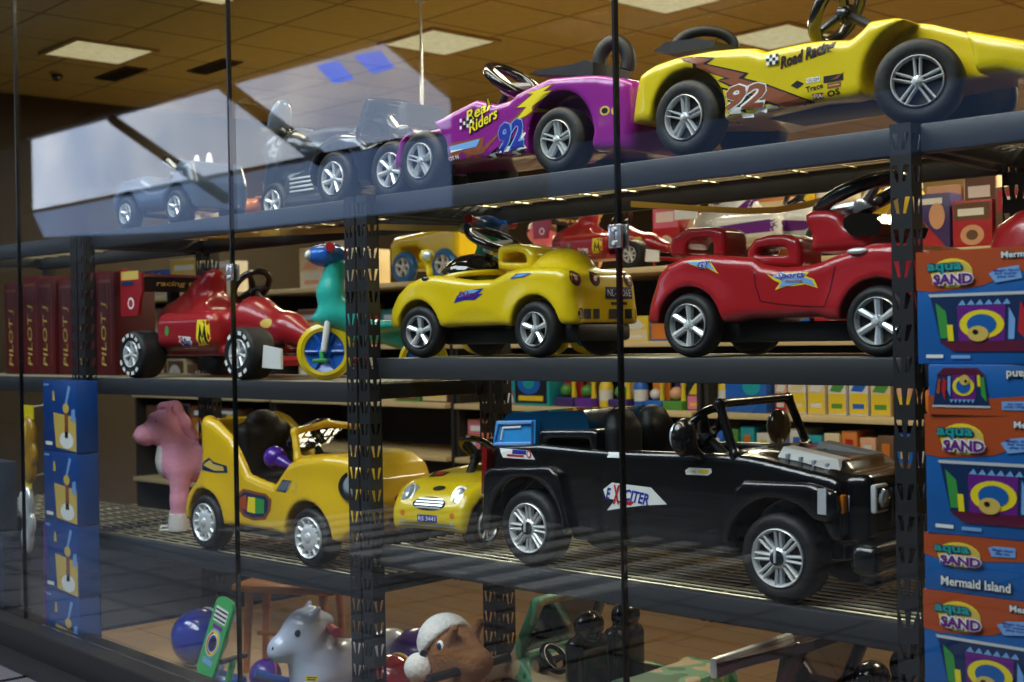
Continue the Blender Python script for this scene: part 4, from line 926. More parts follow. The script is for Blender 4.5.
def convertible():
    X0, Y0 = -3.325, .28
    t = car('toy_car', 'black open toy car with silver seven-spoke wheel between motorcycle and magenta car', X0, Y0, ZT)
    g = G((-.34, -.19, .02), (.24, .19, .36), .008)
    f = g.prism([(-.30, .09), (-.31, .16), (-.26, .215), (-.12, .24), (-.05, .235), (.0, .2), (.12, .2), (.16, .25), (.2, .24), (.215, .10), (.1, .06), (-.2, .06)], .155, .03)
    for s in (-1, 1): f = smin(f, g.ell((-.16, s*.125, .14), (.14, .04, .11)), .03)
    f = smax(f, -g.box((.05, 0, .30), (.18, .21, .22), .04), .01)
    for x in (-.16, .13):
        for s in (-1, 1): f = smax(f, -g.cyly((x, .10), .118, -.3 if s < 0 else .085, -.085 if s < 0 else .3), .008)
    g.mesh('body', f, BLK, t)
    four_wheels(t, (-.16, .13), .162, .0965, .07, 'star7', rr=.60, rimmat=SIL)
    mb = MB(); mb.tube([(-.05, -.14, .235), (-.005, -.13, .345), (.0, 0, .355), (-.005, .13, .345), (-.05, .14, .235)], .011, BLK, 10); wf = mb.obj('windscreen_frame', t)
    mb = MB(); mb.add([(-.05, -.13, .24), (-.05, .13, .24), (-.005, .12, .34), (-.005, -.12, .34), (-.046, -.13, .24), (-.046, .13, .24), (0, .12, .34), (0, -.12, .34)], [(0, 1, 2, 3), (7, 6, 5, 4), (0, 4, 5, 1), (1, 5, 6, 2), (2, 6, 7, 3), (3, 7, 4, 0)], SMOKE); mb.obj('windscreen_glass', wf)
    mb = MB(); mb.box((.12, 0, .25), (.05, .2, .16), DBLK, .03); mb.obj('seat', t); steering(t, (.02, 0, .27), .06, (.7, 0, .7), .01)
    for s in (-1, 1):
        mb = MB(); mb.ball((-.297, s*.1, .185), (.016, .03, .018), LENS); mb.obj('headlight', t)
convertible()
def palecar():
    t = car('toy_car', 'pale blue toddler car with silver wheels at the dim end of the top shelf', -4.55, .2, ZT)
    g = G((-.36, -.17, .02), (.34, .17, .32), .0085)
    f = g.prism([(-.30, .07), (-.32, .15), (-.24, .21), (-.08, .215), (0, .18), (.12, .18), (.18, .25), (.26, .24), (.29, .16), (.28, .06)], .14, .045)
    f = smax(f, -g.box((.05, 0, .28), (.2, .18, .2), .05), .02)
    for x in (-.18, .18):
        for s in (-1, 1): f = smax(f, -g.cyly((x, .07), .083, -.3 if s < 0 else .08, -.08 if s < 0 else .3), .008)
    g.mesh('body', f, mat('grey_blue_plastic', '465264', .3, 0, .4), t); four_wheels(t, (-.18, .18), .145, .068, .05, 'star5', rr=.62)
    steering(t, (-.02, 0, .26), .055, (.6, 0, .8), .01)
    for s in (-1, 1): mb = MB(); mb.ball((-.318, s*.08, .15), (.014, .03, .025), LENS); mb.obj('headlight', t)
    mb = MB(); mb.box((.15, 0, .17), (.05, .16, .1), DBLK, .02); mb.obj('seat', t)
palecar()
def plush_sit(name, label, m, x, y, z, s, ear, rot=0, muzzle=None):
    t = thing(name, label, 'soft toy', x, y, z, rot)
    g = G((-.16, -.14, -.005), (.16, .14, .36), .0075)
    f = smin(g.ell((0, 0, .085), (.075, .065, .09)), g.ell((0, -.012, .20), (.062, .058, .058)), .03)
    for q in (-1, 1):
        f = smin(f, g.chain([(q*.05, -.02, .13), (q*.095, -.05, .08)], [.026, .024]), .02); f = smin(f, g.chain([(q*.045, -.03, .035), (q*.075, -.10, .03)], [.034, .03]), .02)
        f = smin(f, g.ell((q*.045, 0, .25 if ear < .5 else .275), (.022, .014, .03 if ear < .5 else .065)), .015)
    f = smin(f, g.ell((0, -.06, .19), (.03, .025, .024)), .015)
    f = np.maximum(f, -(g.Z-.001)); o = g.mesh('body', f, m, t)
    for q in (-1, 1): mb = MB(); mb.ball((q*.024, -.064, .213), .007, INK, 10); mb.obj('eye', o)
    mb = MB(); mb.ball((0, -.084, .195), (.009, .006, .007), INK, 10); mb.obj('nose', o)
    t.scale = (s, s, s); return t
plush_sit('plush_rabbit', 'white plush rabbit sitting behind the pale blue toddler car', WPL, -4.78, .46, ZT, 1.05, 1.)
def star():
    t = thing('toy_aeroplane', 'yellow and orange toy aeroplane standing beside the white plush rabbit', 'toy', -4.50, .49, ZT, 10); t.scale = (.66, .66, .66)
    g = G((-.22, -.20, -.0), (.22, .20, .36), .0085)
    f = g.chain([(-.16, 0, .14), (-.05, 0, .15), (.10, 0, .16), (.18, 0, .19)], [.045, .06, .045, .02], .03); f = smin(f, g.box((-.03, 0, .13), (.10, .34, .018), .009), .02); f = smin(f, g.box((.155, 0, .20), (.05, .15, .014), .007), .02); f = smin(f, g.box((.165, 0, .25), (.06, .014, .11), .007), .02)
    g.mesh('fuselage', f, ORG, t)
    mb = MB(); mb.box((-.212, 0, .14), (.008, .022, .16), YEL, .003); mb.ball((-.212, 0, .14), (.018, .018, .018), YEL); mb.obj('propeller', t)
    for x, y in ((-.08, -.06), (-.08, .06), (.14, 0)): mb = MB(); mb.tube([(x, y, .13 if x < 0 else .16), (x, y, .03)], .007, YEL, 8); mb.lathe([(.001, -.012), (.03, -.012), (.03, .012), (.001, .012)], TIRE, 18, Matrix.Translation((x, y, .03))); mb.obj('landing_wheel', t)
star()

# ================================================================== RED FORMULA CARS, TRICYCLE, REAR TOYS
def formula(label, X0, Y0, Z0, m, s=1., rot=0., white=False):
    t = thing('race_car', label, 'toy car', X0, Y0, Z0, rot, 'single-seat toy racers'); R = .095
    g = G((-.74, -.26, .02), (.72, .26, .48), .0095)
    f = g.chain([(-.42, 0, .22), (-.12, 0, .22), (.14, 0, .22), (.36, 0, .18), (.50, 0, .14)], [.07, .10, .085, .055, .035], .05)
    f = smin(f, g.chain([(-.42, 0, .27), (-.2, 0, .34), (-.13, 0, .385)], [.03, .05, .045], .04), .05)
    for q in (-1, 1): f = smin(f, g.box((-.10, q*.125, .185), (.40, .10, .145), .045), .03)
    f = smin(f, g.box((-.02, 0, .10), (.66, .24, .03), .012), .03)
    f = smax(f, -g.box((.02, 0, .34), (.24, .15, .20), .04), .02)
    b = g.mesh('body', f, m, t)
    mb = MB(); mb.prism([(-.50, .40), (-.36, .385), (-.36, .40), (-.50, .425)], -.19, .19, m if not white else WHP); mb.prism([(-.37, .345), (-.355, .345), (-.345, .405), (-.36, .405)], -.188, .188, DBLK); w = mb.obj('rear_wing', t, ang=30)
    if not white: Decal().text('racing team', 0, .376, .26, .026, ISND, 0, .2, .02).lay('wing_lettering', w, flat(Matrix(((0, 0, 1, -.348), (1, 0, 0, 0), (0, 1, 0, 0), (0, 0, 0, 1)))))
    for q in (-1, 1):
        mb = MB(); mb.prism([(-.50, .25), (-.37, .25), (-.355, .31), (-.34, .34), (-.34, .42), (-.50, .445)], q*.195-.006, q*.195+.006, m); e = mb.obj('end_plate', w, ang=30)
        if q < 0 and not white:
            Decal().rect(-.49, .395, -.36, .43, ISND, 0).lay('sticker', e, front(-.201)); Decal().ell(-.42, .30, .024, .024, WHT, 0).ell(-.42, .30, .016, .016, IRED, 1).lay('sticker', e, front(-.201)); Decal().rect(-.49, .372, -.40, .388, INAV, 0).lay('sticker', e, front(-.201))
    mb = MB(); mb.box((-.43, 0, .33), (.03, .05, .14), DBLK, .008); mb.obj('wing_strut', t)
    mb = MB(); mb.prism([(.46, .055), (.57, .05), (.57, .07), (.46, .085)], -.20, .20, m); fw = mb.obj('front_wing', t, ang=30)
    for q in (-1, 1): mb = MB(); mb.prism([(.47, .045), (.58, .04), (.58, .11), (.48, .125)], q*.205-.005, q*.205+.005, WHP if not white else BLU); mb.obj('end_plate', fw, ang=30)
    for x, hw in ((-.365, .24), (.365, .24)):
        wheel(t, x, -hw+.055, R, R, .11, 'star7', -1, rr=.56, rimmat=SIL); wheel(t, x, hw-.055, R, R, .11, 'star7', 1, rr=.56, rimmat=SIL)
        for dz in (.02, .06):
            mb = MB(); mb.tube([(x, -hw+.1, R+dz-.03), (x, hw-.1, R+dz-.03)], .008, DBLK, 8); mb.obj('axle', t)
    steering(t, (.12, 0, .35), .075, (-.75, 0, .65), .013, DBLK)
    fy = onto(b, '-y')
    if white:
        d = Decal().poly([(-.25, .20), (.05, .22), (.28, .20), (.20, .16), (-.1, .15)], IPUR, 0).poly([(-.2, .29), (-.12, .36), (-.06, .34), (-.12, .27)], IPUR, 0); d.lay('stripe', b, fy)
    else:
        d = Decal().poly([(.0, .125), (.085, .13), (.08, .225), (.01, .225)], IYEL, 0).poly([(.015, .14), (.03, .21), (.045, .16), (.06, .21), (.072, .14), (.058, .14), (.055, .17), (.044, .145), (.032, .17), (.03, .14)], INK, 1); d.lay('sticker', b, fy)
        d = Decal().poly([(-.12, .115), (-.03, .115), (-.035, .16), (-.12, .165)], WHT, 0); d.text('kbr', -.07, .139, .06, .03, IBLU, 1, .1, .05).rect(-.11, .118, -.09, .16, IRED, 1); d.lay('sticker', b, fy)
        d = Decal().ell(-.20, .185, .014, .02, IGRN, 0); d.lay('sticker', b, fy)
        d = Decal().ell(.30, .205, .035, .018, ISND, 0); d.lay('sticker', b, onto(b, '-y'))
    t.scale = (s, s, s); return t
f1 = formula('dark red single-seat racer with rear wing on the middle shelf', -4.286, .262, ZML, F1R)
# rings of white lettering on the near tyres
for i, x in enumerate((-.365, .365)):
    d = Decal()
    for k in range(14):
        a = 2*pi*k/14
        if k % 7 in (0, 6): continue
        c = (x+.076*cos(a), .095+.076*sin(a)); u = (-sin(a), cos(a)); v = (cos(a), sin(a)); d.poly([(c[0]+u[0]*q*.010+v[0]*w*.007, c[1]+u[1]*q*.010+v[1]*w*.007) for q, w in ((-1, -1), (1, -1), (1, 1), (-1, 1))], WHT, 0)
    o = d.lay('tyre_lettering', f1, front(-.2415))
formula('white single-seat racer with purple stripes on the display counter behind the red sports car', -3.06, 2.24, 1.60, WHP, .82, 6, white=True)
r2 = formula('small dark red racer beside the white racer on the display counter', -4.00, 2.24, 1.60, F1R, .72, 0)
def tricycle():
    t = thing('tricycle', 'teal toddler tricycle with big yellow and blue front wheel by the steel post', 'tricycle', -3.405, .225, ZML, 40)
    rimb = BLU
    w = MB(); R = .10
    w.lathe([(.070, -.022), (.082, -.026), (.097, -.018), (.1, 0), (.097, .018), (.082, .026), (.070, .022)], YEL, 40); fw = w.obj('front_wheel', t); fw.location = (-.17, 0, R)
    w = MB(); w.lathe([(.071, -.018), (.06, -.010), (.03, -.006), (.022, -.022), (.001, -.024)], BLU, 32); w.lathe([(.071, .018), (.06, .010), (.03, .006), (.022, .022), (.001, .024)], BLU, 32)
    for k in range(6): a = pi*k/3; w.tube([(.02*cos(a), -.014, .02*sin(a)), (.068*cos(a), -.016, .068*sin(a))], .006, BLU, 8)
    w.obj('rim', fw)
    for s in (-1, 1):
        w = MB(); w.lathe([(.045, -.018), (.058, -.02), (.068, -.012), (.068, .012), (.058, .02), (.045, .018)], YEL, 32); rw = w.obj('rear_wheel', t); rw.location = (.17, s*.12, .068)
        w = MB(); w.lathe([(.046, -.012), (.001, -.012)], BLU, 28); w.lathe([(.046, .012), (.001, .012)], BLU, 28); w.obj('rim', rw)
    mb = MB(); mb.tube([(.17, -.12, .068), (.17, .12, .068)], .008, SIL, 8); mb.obj('axle', t)
    for s in (-1, 1): mb = MB(); mb.tube([(-.17, s*.036, R), (-.15, s*.036, .22), (-.14, s*.02, .26)], [.011, .012, .012], WHP, 10); mb.obj('fork', t)
    mb = MB(); mb.tube([(-.17, -.07, R), (-.17, .07, R)], .008, SIL, 8); mb.box((-.17, -.09, R-.03), (.05, .035, .014), IGRN, .005); mb.tube([(-.17, -.07, R), (-.17, -.075, R-.03)], .007, GRN, 8); mb.obj('pedal', t)
    g = G((-.26, -.15, .06), (.36, .15, .46), .0085)
    f = g.chain([(-.13, 0, .40), (-.15, 0, .30), (-.14, 0, .235), (-.04, 0, .17), (.08, 0, .15), (.16, 0, .11)], [.035, .042, .045, .035, .035, .035], .03); f = smin(f, g.ell((-.145, 0, .215), (.075, .04, .022)), .03); f = smin(f, g.box((.08, 0, .185), (.16, .15, .03), .014), .03); f = smin(f, g.box((.16, 0, .24), (.03, .16, .12), .014), .03)
    g.mesh('frame', f, TEAL, t)
    g = G((-.28, -.13, .34), (-.02, .13, .52), .0075); f = smin(g.ell((-.16, 0, .43), (.07, .055, .04)), g.cap((-.13, -.10, .445), (-.13, .10, .445), .016), .03); g.mesh('handlebar_pod', f, BLU, t)
    mb = MB(); mb.ball((-.218, -.02, .43), (.014, .03, .018), WHP); mb.obj('headlight', t)
    for s in (-1, 1): mb = MB(); mb.tube([(-.13, s*.10, .445), (-.12, s*.145, .45)], .016, RED, 10); mb.obj('handle_grip', t)
tricycle()
t2 = copy_tree(bpy.data.objects['tricycle']); put(t2, -2.93, .47, ZM, 12); tag(t2, 'second teal tricycle with yellow wheels mostly hidden behind the yellow roadster')
# ================================================================== PINK PONY, YELLOW REAR CAR
def pony(name, label, X, Y, Z, s, rot, body_m, face_m, hoof_m, chest_m, mane_m, parts_extra=None):
    """standing pony, facing -x"""
    t = thing(name, label, 'toy pony', X, Y, Z, rot)
    g = G((-.34, -.16, -.01), (.34, .16, .60), .0085)
    f = g.chain([(-.13, 0, .30), (.02, 0, .29), (.17, 0, .30)], [.095, .085, .092], .05)
    f = smin(f, g.chain([(-.12, 0, .33), (-.18, 0, .43), (-.20, 0, .475)], [.075, .058, .055], .03), .04)
    f = smin(f, g.chain([(-.19, 0, .475), (-.26, 0, .43)], [.062, .05], .03), .03)
    for q in (-1, 1):
        f = smin(f, g.chain([(-.13, q*.055, .26), (-.135, q*.058, .13), (-.14, q*.058, .06)], [.052, .036, .036], .03), .03)
        f = smin(f, g.chain([(.17, q*.055, .27), (.19, q*.06, .17), (.175, q*.06, .06)], [.062, .038, .036], .03), .03)
        f = smin(f, g.cap((-.18, q*.04, .51), (-.165, q*.05, .56), .02, .01), .015)
    b = g.mesh('body', f, body_m, t)
    for x, nm in ((-.14, 'front'), (.175, 'rear')):
        for q in (-1, 1):
            mb = MB(); mb.lathe([(.001, 0), (.044, 0), (.047, .02), (.04, .075), (.001, .08)], hoof_m, 20, Matrix.Translation((x, q*.06, 0)) @ Matrix.Rotation(pi/2, 4, 'X') @ Matrix.Diagonal((1, 1, 1, 1))); mb.obj('hoof', b)
    for q in (-1, 1):
        mb = MB(); mb.ball((-.225, q*.048, .485), .010, INK, 12); mb.obj('eye', b)
    g2 = G((-.34, -.09, .34), (-.17, .09, .53), .007); g2.mesh('muzzle', smin(g2.ell((-.272, 0, .425), (.055, .052, .05)), g2.ell((-.235, 0, .50), (.03, .035, .025)), .02), face_m, b)
    g2 = G((-.26, -.09, .20), (-.08, .09, .46), .007); g2.mesh('chest_patch', smin(g2.ell((-.185, 0, .31), (.052, .06, .085)), g2.ell((-.19, 0, .38), (.035, .045, .05)), .02), chest_m, b)
    g2 = G((-.26, -.06, .30), (-.02, .06, .62), .007); g2.mesh('mane', g2.chain([(-.20, 0, .545), (-.15, 0, .54), (-.11, 0, .47), (-.07, 0, .40)], [.025, .032, .03, .022], .02), mane_m, b)
    g2 = G((.18, -.07, .10), (.36, .07, .40), .008); g2.mesh('tail', g2.chain([(.25, 0, .33), (.30, 0, .27), (.30, 0, .16)], [.025, .04, .02], .02), mane_m, b)
    if parts_extra: parts_extra(t, b)
    t.scale = (s, s, s); return t
def saddle(t, b):
    mb = MB()
    for x in (-.02, .06): mb.tube([(x, .094*cos(a)*1.0, .295+.10*sin(a)) for a in [2*pi*k/24 for k in range(24)]], .013, MAR, 8, closed=True)
    mb.box((.02, 0, .392), (.14, .12, .03), MAR, .012); mb.obj('saddle', t)
    mb = MB()
    for q in (-1, 1): mb.tube([(-.22, q*.06, .004), (.25, q*.06, .004)], .006, SIL, 8)
    mb.tube([(-.22, -.06, .004), (-.22, .06, .004)], .006, SIL, 8); mb.tube([(.25, -.06, .004), (.25, .06, .004)], .006, SIL, 8); mb.obj('stand', t)
pony('plush_pony', 'pink plush pony with white chest and feet standing left of the yellow cartoon car', -4.62, .36, ZBL+.005, .92, 58, PNK, PNK, WPL, WPL, PNK, saddle)

# ================================================================== CARTONS
def face_decal(o, W, H, y, fn):
    d = Decal(); fn(d, W, H); return d.lay('printed_face', o, front(y))
def carton(name, label, cat, x, y, z, w, d, h, m, fn=None, rot=0., group=None, side_m=None):
    """box standing on its base; front face towards -y"""
    mb = MB(); mb.box((0, 0, h/2), (w, d, h), m, .003); o = mb.obj(name, None)
    put(o, x, y, z, rot); tag(o, label, cat, group)
    if fn: face_decal(o, w, h, -d/2, fn)
    return o
def aqua(tall, flip=False):
    def fn(d, W, H):
        s = -1 if flip else 1
        def p(u, v): return ((u-.5)*W*s, (.5+(v-.5)*s)*H)       # u, v in 0..1, v up
        def poly(pts, m, l): d.poly([p(*q) for q in pts], m, l)
        def word(txt, u, v, w, h, m, e=None, l=3, sh=0, bold=.02, ee=.05):
            c = p(u, v); r = pi if flip else 0.
            (d.outlined(txt, c[0], c[1], w*W, h*H, m, e, l, sh, bold, ee, r) if e else d.text(txt, c[0], c[1], w*W, h*H, m, l, sh, bold, r))
        def oval(u, v, a, b, m, l, a0=0, a1=2*pi): poly([(u+a*cos(a0+(a1-a0)*k/20), v+b*sin(a0+(a1-a0)*k/20)) for k in range(20 if a1-a0 > 6 else 21)], m, l)
        if tall:
            poly([(.0, 1), (1, 1), (1, .80), (.7, .80), (.55, .75), (.42, .68), (.30, .66), (.10, .64), (0, .66)], IORG, 0)
            cx, cy, k = .21, .80, 1.
            word('Mermaid Island', .72, .935, .36, .055, WHT, INAV, 3, 0, .02, .08)
            poly([(.46, .78), (.52, .82), (.64, .84), (.66, .73), (.5, .70)], ILBL, 2); word('Magic Sand\nfor water\nplay set', .565, .775, .15, .075, IBLU, None, 3)
            T = (.45, .36, .36, .26)
        else:
            poly([(.0, 1), (1, 1), (1, .62), (.6, .66), (.4, .60), (.12, .55), (0, .62)], IORG, 0)
            cx, cy, k = .2, .66, 1.7
            word('Mermaid Island', .32, .20, .42, .16, WHT, INAV, 3, 0, .02, .08)
            poly([(.40, .84), (.44, .88), (.56, .88), (.56, .72), (.42, .70)], ILBL, 2); word('Magic Sand\nplay set', .485, .79, .12, .11, IBLU, None, 3)
            T = (.80, .45, .17, .40)
        a, b = .14, .13*k
        oval(cx+.02, cy, a*.95, b, IYEL, 1); oval(cx+.03, cy-.01, a*.88, b*.9, ISND, 2)
        poly([(cx-.10, cy-.02*k), (cx-.08, cy-.09*k), (cx-.02, cy-.07*k)], IGRN, 2)
        word('aqua', cx-.02, cy+.045*k, .22, .085*k, ITEA, INAV, 4, 0, .03, .09); word('SAND', cx+.035, cy-.052*k, .25, .092*k, IPUR, WHT, 6, 0, .04, .10)
        u, v, e, f = T
        poly([(u-e, v+f*.95), (u+e, v+f*.95), (u+e*.82, v-f*.65), (u+e*.5, v-f*.95), (u-e*.5, v-f*.95), (u-e*.82, v-f*.65)], INAV, 1)
        poly([(u-e*1.03, v+f), (u+e*1.03, v+f), (u+e*1.0, v+f*.9), (u-e*1.0, v+f*.9)], SIL, 2)
        poly([(u-e*.85, v-f*.6), (u+e*.85, v-f*.6), (u+e*.6, v-f*.95), (u-e*.6, v-f*.95)], IMAR, 2)
        poly([(u-e*.9, v+f*.7), (u-e*.72, v+f*.4), (u-e*.66, v-f*.5), (u-e*.82, v-f*.5)], IGRN, 2); poly([(u-e*.70, v-f*.05), (u-e*.6, v-f*.05), (u-e*.58, v-f*.6), (u-e*.68, v-f*.6)], IYEL, 3)
        poly([(u-e*.52, v+f*.6), (u+e*.3, v+f*.6), (u+e*.28, v-f*.6), (u-e*.5, v-f*.6)], IPUR, 2)
        for q in range(6): poly([(u-e*(.5-q*.15), v+f*.6), (u-e*(.42-q*.15), v+f*.78), (u-e*(.36-q*.15), v+f*.6)], ILBL, 3)
        oval(u-e*.1, v-f*.05, e*.38, f*.48, IYEL, 3); oval(u-e*.1, v-f*.05, e*.25, f*.34, ISKY, 4); oval(u-e*.16, v-f*.36, e*.18, f*.26, ISND, 5); oval(u-e*.2, v-f*.30, e*.05, f*.08, INK, 6)
        poly([(u+e*.36, v+f*.5), (u+e*.46, v+f*.1), (u+e*.44, v-f*.55), (u+e*.34, v-f*.55)], ILBL, 3); poly([(u+e*.55, v+f*.7), (u+e*.68, v+f*.1), (u+e*.6, v-f*.5), (u+e*.5, v-f*.3)], IRED, 3); poly([(u+e*.74, v+f*.35), (u+e*.86, v+f*.3), (u+e*.78, v-f*.4), (u+e*.7, v-f*.4)], IORG, 3)
        if tall: d.rect(*p(.06, .055), *p(.17, .085), WHT, 2) if not flip else None
        if tall: poly([(.22, .05), (.34, .05), (.34, .08), (.22, .08)], ILBL, 2)
    return fn
AX_, AY = -1.008, -.20
zt = 0.; lst = []
stack = [(0.228, True, False, 'sixth'), (.228, True, False, 'fifth')]
z = .0
# the pile rises from the floor behind the curb; the lowest boxes stand out of the frame
rows = [(.232, True, 0), (.232, True, 1), (.228, True, -2), (.113, False, -1), (.235, True, 0.5), (.098, False, 2.5), (.222, True, -3)]
Z0A = 1.452-sum(r[0] for r in rows)
labs = [None, None, 'tall aqua and orange sand-toy box at the bottom of the visible pile', 'flat sand-toy box lying second from the bottom of the pile', 'tall blue sand-toy box in the middle of the pile', 'flat sand-toy box lying upside down under the topmost box', 'tall blue and orange sand-toy box on top of the pile']
mb = MB(); mb.box((0, 0, Z0A/2+.12+.11), (.36, .17, Z0A+.464-.0), GOND, .004)
o = mb.obj('display_plinth', None); put(o, AX_, AY, 0); tag(o, 'dark plinth under the pile of blue sand-toy boxes', 'plinth')
H0 = Z0A+.464; me = o.data
for v in me.vertices: v.co.z = 0. if v.co.z < H0/2 else H0
z = H0
for (h, tall, r), l in list(zip(rows, labs))[2:]:
    carton('toy_box', l, 'toy box', AX_+r*.004, AY, z, .33, .14, h, ISKY, aqua(tall, flip='upside' in l), rot=r, group='boxes of sand toys in the pile'); z += h

def bluebox(d, W, H):
    d.poly([(-.12*W, .06*H), (.47*W, .02*H), (.47*W, .50*H), (-.18*W, .55*H)], ISND, 0).ell(.2*W, .17*H, .2*W, .12*H, WHT, 1).rect(.15*W, .2*H, .25*W, .62*H, IBRN, 1).ell(.2*W, .62*H, .09*W, .07*H, ISND, 2)
    d.poly([(.16*W, .66*H), (.22*W, .66*H), (.34*W, .92*H), (.27*W, .94*H)], ILBL, 1).poly([(-.2*W, .72*H), (-.12*W, .72*H), (-.14*W, .86*H), (-.18*W, .86*H)], ISND, 1).rect(-.42*W, .08*H, -.22*W, .13*H, WHT, 1).poly([(.33*W, .45*H), (.46*W, .43*H), (.45*W, .62*H), (.36*W, .60*H)], ILBL, 1)
    d.rect(-.45*W, .93*H, -.3*W, .96*H, ILBL, 1)
BBX = mat('deep_blue_carton', '0a3f86', .35, var=.25, scale=3.)
names = ['bottom', 'second', 'third', 'top']
for k in range(4):
    o = carton('toy_box', ['blue box with yellow beach picture at the floor by the curb', 'blue box with purple edge, second from the floor by the glass', 'blue box with yellow beach picture, second from the top by the glass', 'topmost blue box with yellow beach picture near the pony'][k], 'toy box', -4.955+k*.004, -.085, k*.288, .33, .088, .286, BBX, bluebox, rot=-4.4, group='stacked blue boxes by the window')
    if k in (1, 0): mb = MB(); mb.box((-.166, -.0, .14), (.003, .086, .27), IPUR); mb.box((-.161, -.0455, .14), (.012, .003, .27), IPUR); mb.obj('purple_edge', o)
RBX = mat('dark_red_carton', '5e1518', .5, var=.2, scale=4.)
def redbox(d, W, H):
    d.text('PILOT J', -.05*W, .40*H, .62*H, .34*W, ISND, 0, .1, .0, pi/2); d.text('Special', .14*W, .78*H, .26*H, .16*W, IBRN, 0, .2, 0, pi/2); d.rect(.30*W, .1*H, .33*W, .9*H, IBRN, 0); d.rect(-.38*W, .90*H, .3*W, .93*H, IBRN, 0)
ords = ['first', 'second', 'third', 'fourth', 'fifth', 'sixth', 'seventh']
for k in range(6):
    carton('game_box', '%s tall dark red box from the dark end of the middle shelf' % ords[k], 'box', -6.07+k*.172, .32+.01*(k % 2), ZML, .160, .20, .44+.012*((k*5) % 3), RBX, redbox, rot=[0, 1, -1, 0, 1.5, -1, 0.5][k], group='dark red boxes on the middle shelf')
shelving('shelving_unit', 'dark steel shelving unit at the dim end carrying the red boxes', -6.45, -4.97, (ZT, ZML, ZBL), 1.752)
def picbox(c):
    def fn(d, W, H): d.rect(-.42*W, .1*H, .42*W, .9*H, c, 0).ell(0, .45*H, .25*W, .2*H, ISND, 1).ell(0, .5*H, .12*W, .12*H, IBRN, 2).rect(-.3*W, .78*H, .3*W, .86*H, WHT, 1)
    return fn
CM0 = mat('slate_carton', '3a4454', .5)
carton('picture_box', 'slate box with orange picture at the very edge by the curb', 'box', -5.62, -.06, .15, .20, .08, .33, CM0, picbox(INAV), -4.4, 'slate boxes at the dim edge'); carton('picture_box', 'slate box with green picture above the lower slate box at the edge', 'box', -5.64, -.06, .485, .20, .08, .30, CM0, picbox(DGRN), -4.4, 'slate boxes at the dim edge')
mb = MB(); mb.box((0, 0, .07), (.30, .12, .146), GOND, .004); o = mb.obj('display_plinth', None); put(o, -5.62, -.055, 0, -4.4); tag(o, 'low dark plinth under the slate boxes at the edge', 'plinth')
def foil(label, x, z, m, m2):
    t = thing('foil_toy', label, 'hanging toy', x, -.07, z, -4.4)
    g = G((-.10, -.06, -.20), (.10, .06, .16), .007); f = smin(g.ell((0, 0, .05), (.055, .03, .085)), g.ell((0, 0, -.09), (.045, .025, .07)), .02); f = smin(f, g.ell((.04, 0, -.03), (.03, .018, .05)), .01); g.mesh('body', f, m, t)
    mb = MB(); mb.ball((0, -.022, .06), (.03, .012, .05), m2); mb.obj('face', t)
    mb = MB(); mb.box((0, 0, .15), (.10, .004, .06), IYEL); mb.obj('header_card', t)
    mb = MB(); mb.tube([(0, 0, .17), (0, .10, .18)], .004, SIL, 6); mb.obj('hook', t); return t
foil('yellow hanging foil toy above the silver one at the dim edge', -5.33, .86, plastic('amber_foil', 'b88a2a'), ISND); foil('silver hanging foil toy beside the blue box stack', -5.36, .56, CHR, SIL)

# ================================================================== TOYS ON THE FLOOR
def rider_horse():
    t = thing('rocking_horse', 'pale white rocking horse with red handle on the floor under the shelf', 'rocking horse', -3.78, .20, 0, 68)
    HW = plastic('horse_white_plastic', 'c3cbe2')
    g = G((-.24, -.15, -.01), (.42, .15, .42), .0085)
    f = g.chain([(.04, 0, .10), (.0, 0, .20), (-.01, 0, .25)], [.11, .075, .07], .04); f = smin(f, g.chain([(-.0, 0, .255), (-.085, 0, .20)], [.068, .048], .03), .03); f = smin(f, g.ell((-.10, 0, .185), (.045, .05, .042)), .02)
    for q in (-1, 1): f = smin(f, g.cap((.015, q*.045, .30), (.03, q*.06, .335), .022, .010), .015)
    f = smin(f, g.chain([(.02, 0, .315), (.07, 0, .27), (.085, 0, .19)], [.022, .028, .02], .02), .02)
    f = smin(f, g.chain([(.08, 0, .11), (.22, 0, .10), (.32, 0, .13)], [.10, .085, .09], .05), .04); f = np.maximum(f, -g.Z+.04)
    b = g.mesh('body', f, HW, t)
    for q in (-1, 1): mb = MB(); mb.ball((-.05, q*.066, .255), (.012, .008, .014), INK, 12); mb.obj('eye', b)
    for q in (-1, 1): mb = MB(); mb.ball((-.128, q*.028, .20), (.008, .006, .010), INK, 12); mb.obj('nostril', b)
    mb = MB(); mb.tube([(.075, -.13, .255), (.075, .13, .255)], .018, IRED, 12); mb.obj('handle', t)
    d = Decal().rect(-.03, .085, .01, .105, IYEL, 0).rect(-.025, .09, .0, .094, INK, 1).rect(-.025, .098, .005, .101, INK, 1); d.lay('warning_label', b, onto(b, '-y'))
    for q in (-1, 1): mb = MB(); mb.tube([(-.16+.54*k/12, q*.12, .018+.07*((k-6)/6)**2) for k in range(13)], .016, BLU, 10); mb.obj('rocker', t)
    mb = MB(); mb.box((.02, 0, .04), (.05, .24, .03), BLU, .01); mb.box((.24, 0, .04), (.05, .24, .03), BLU, .01); mb.obj('crossbar', t)
rider_horse()
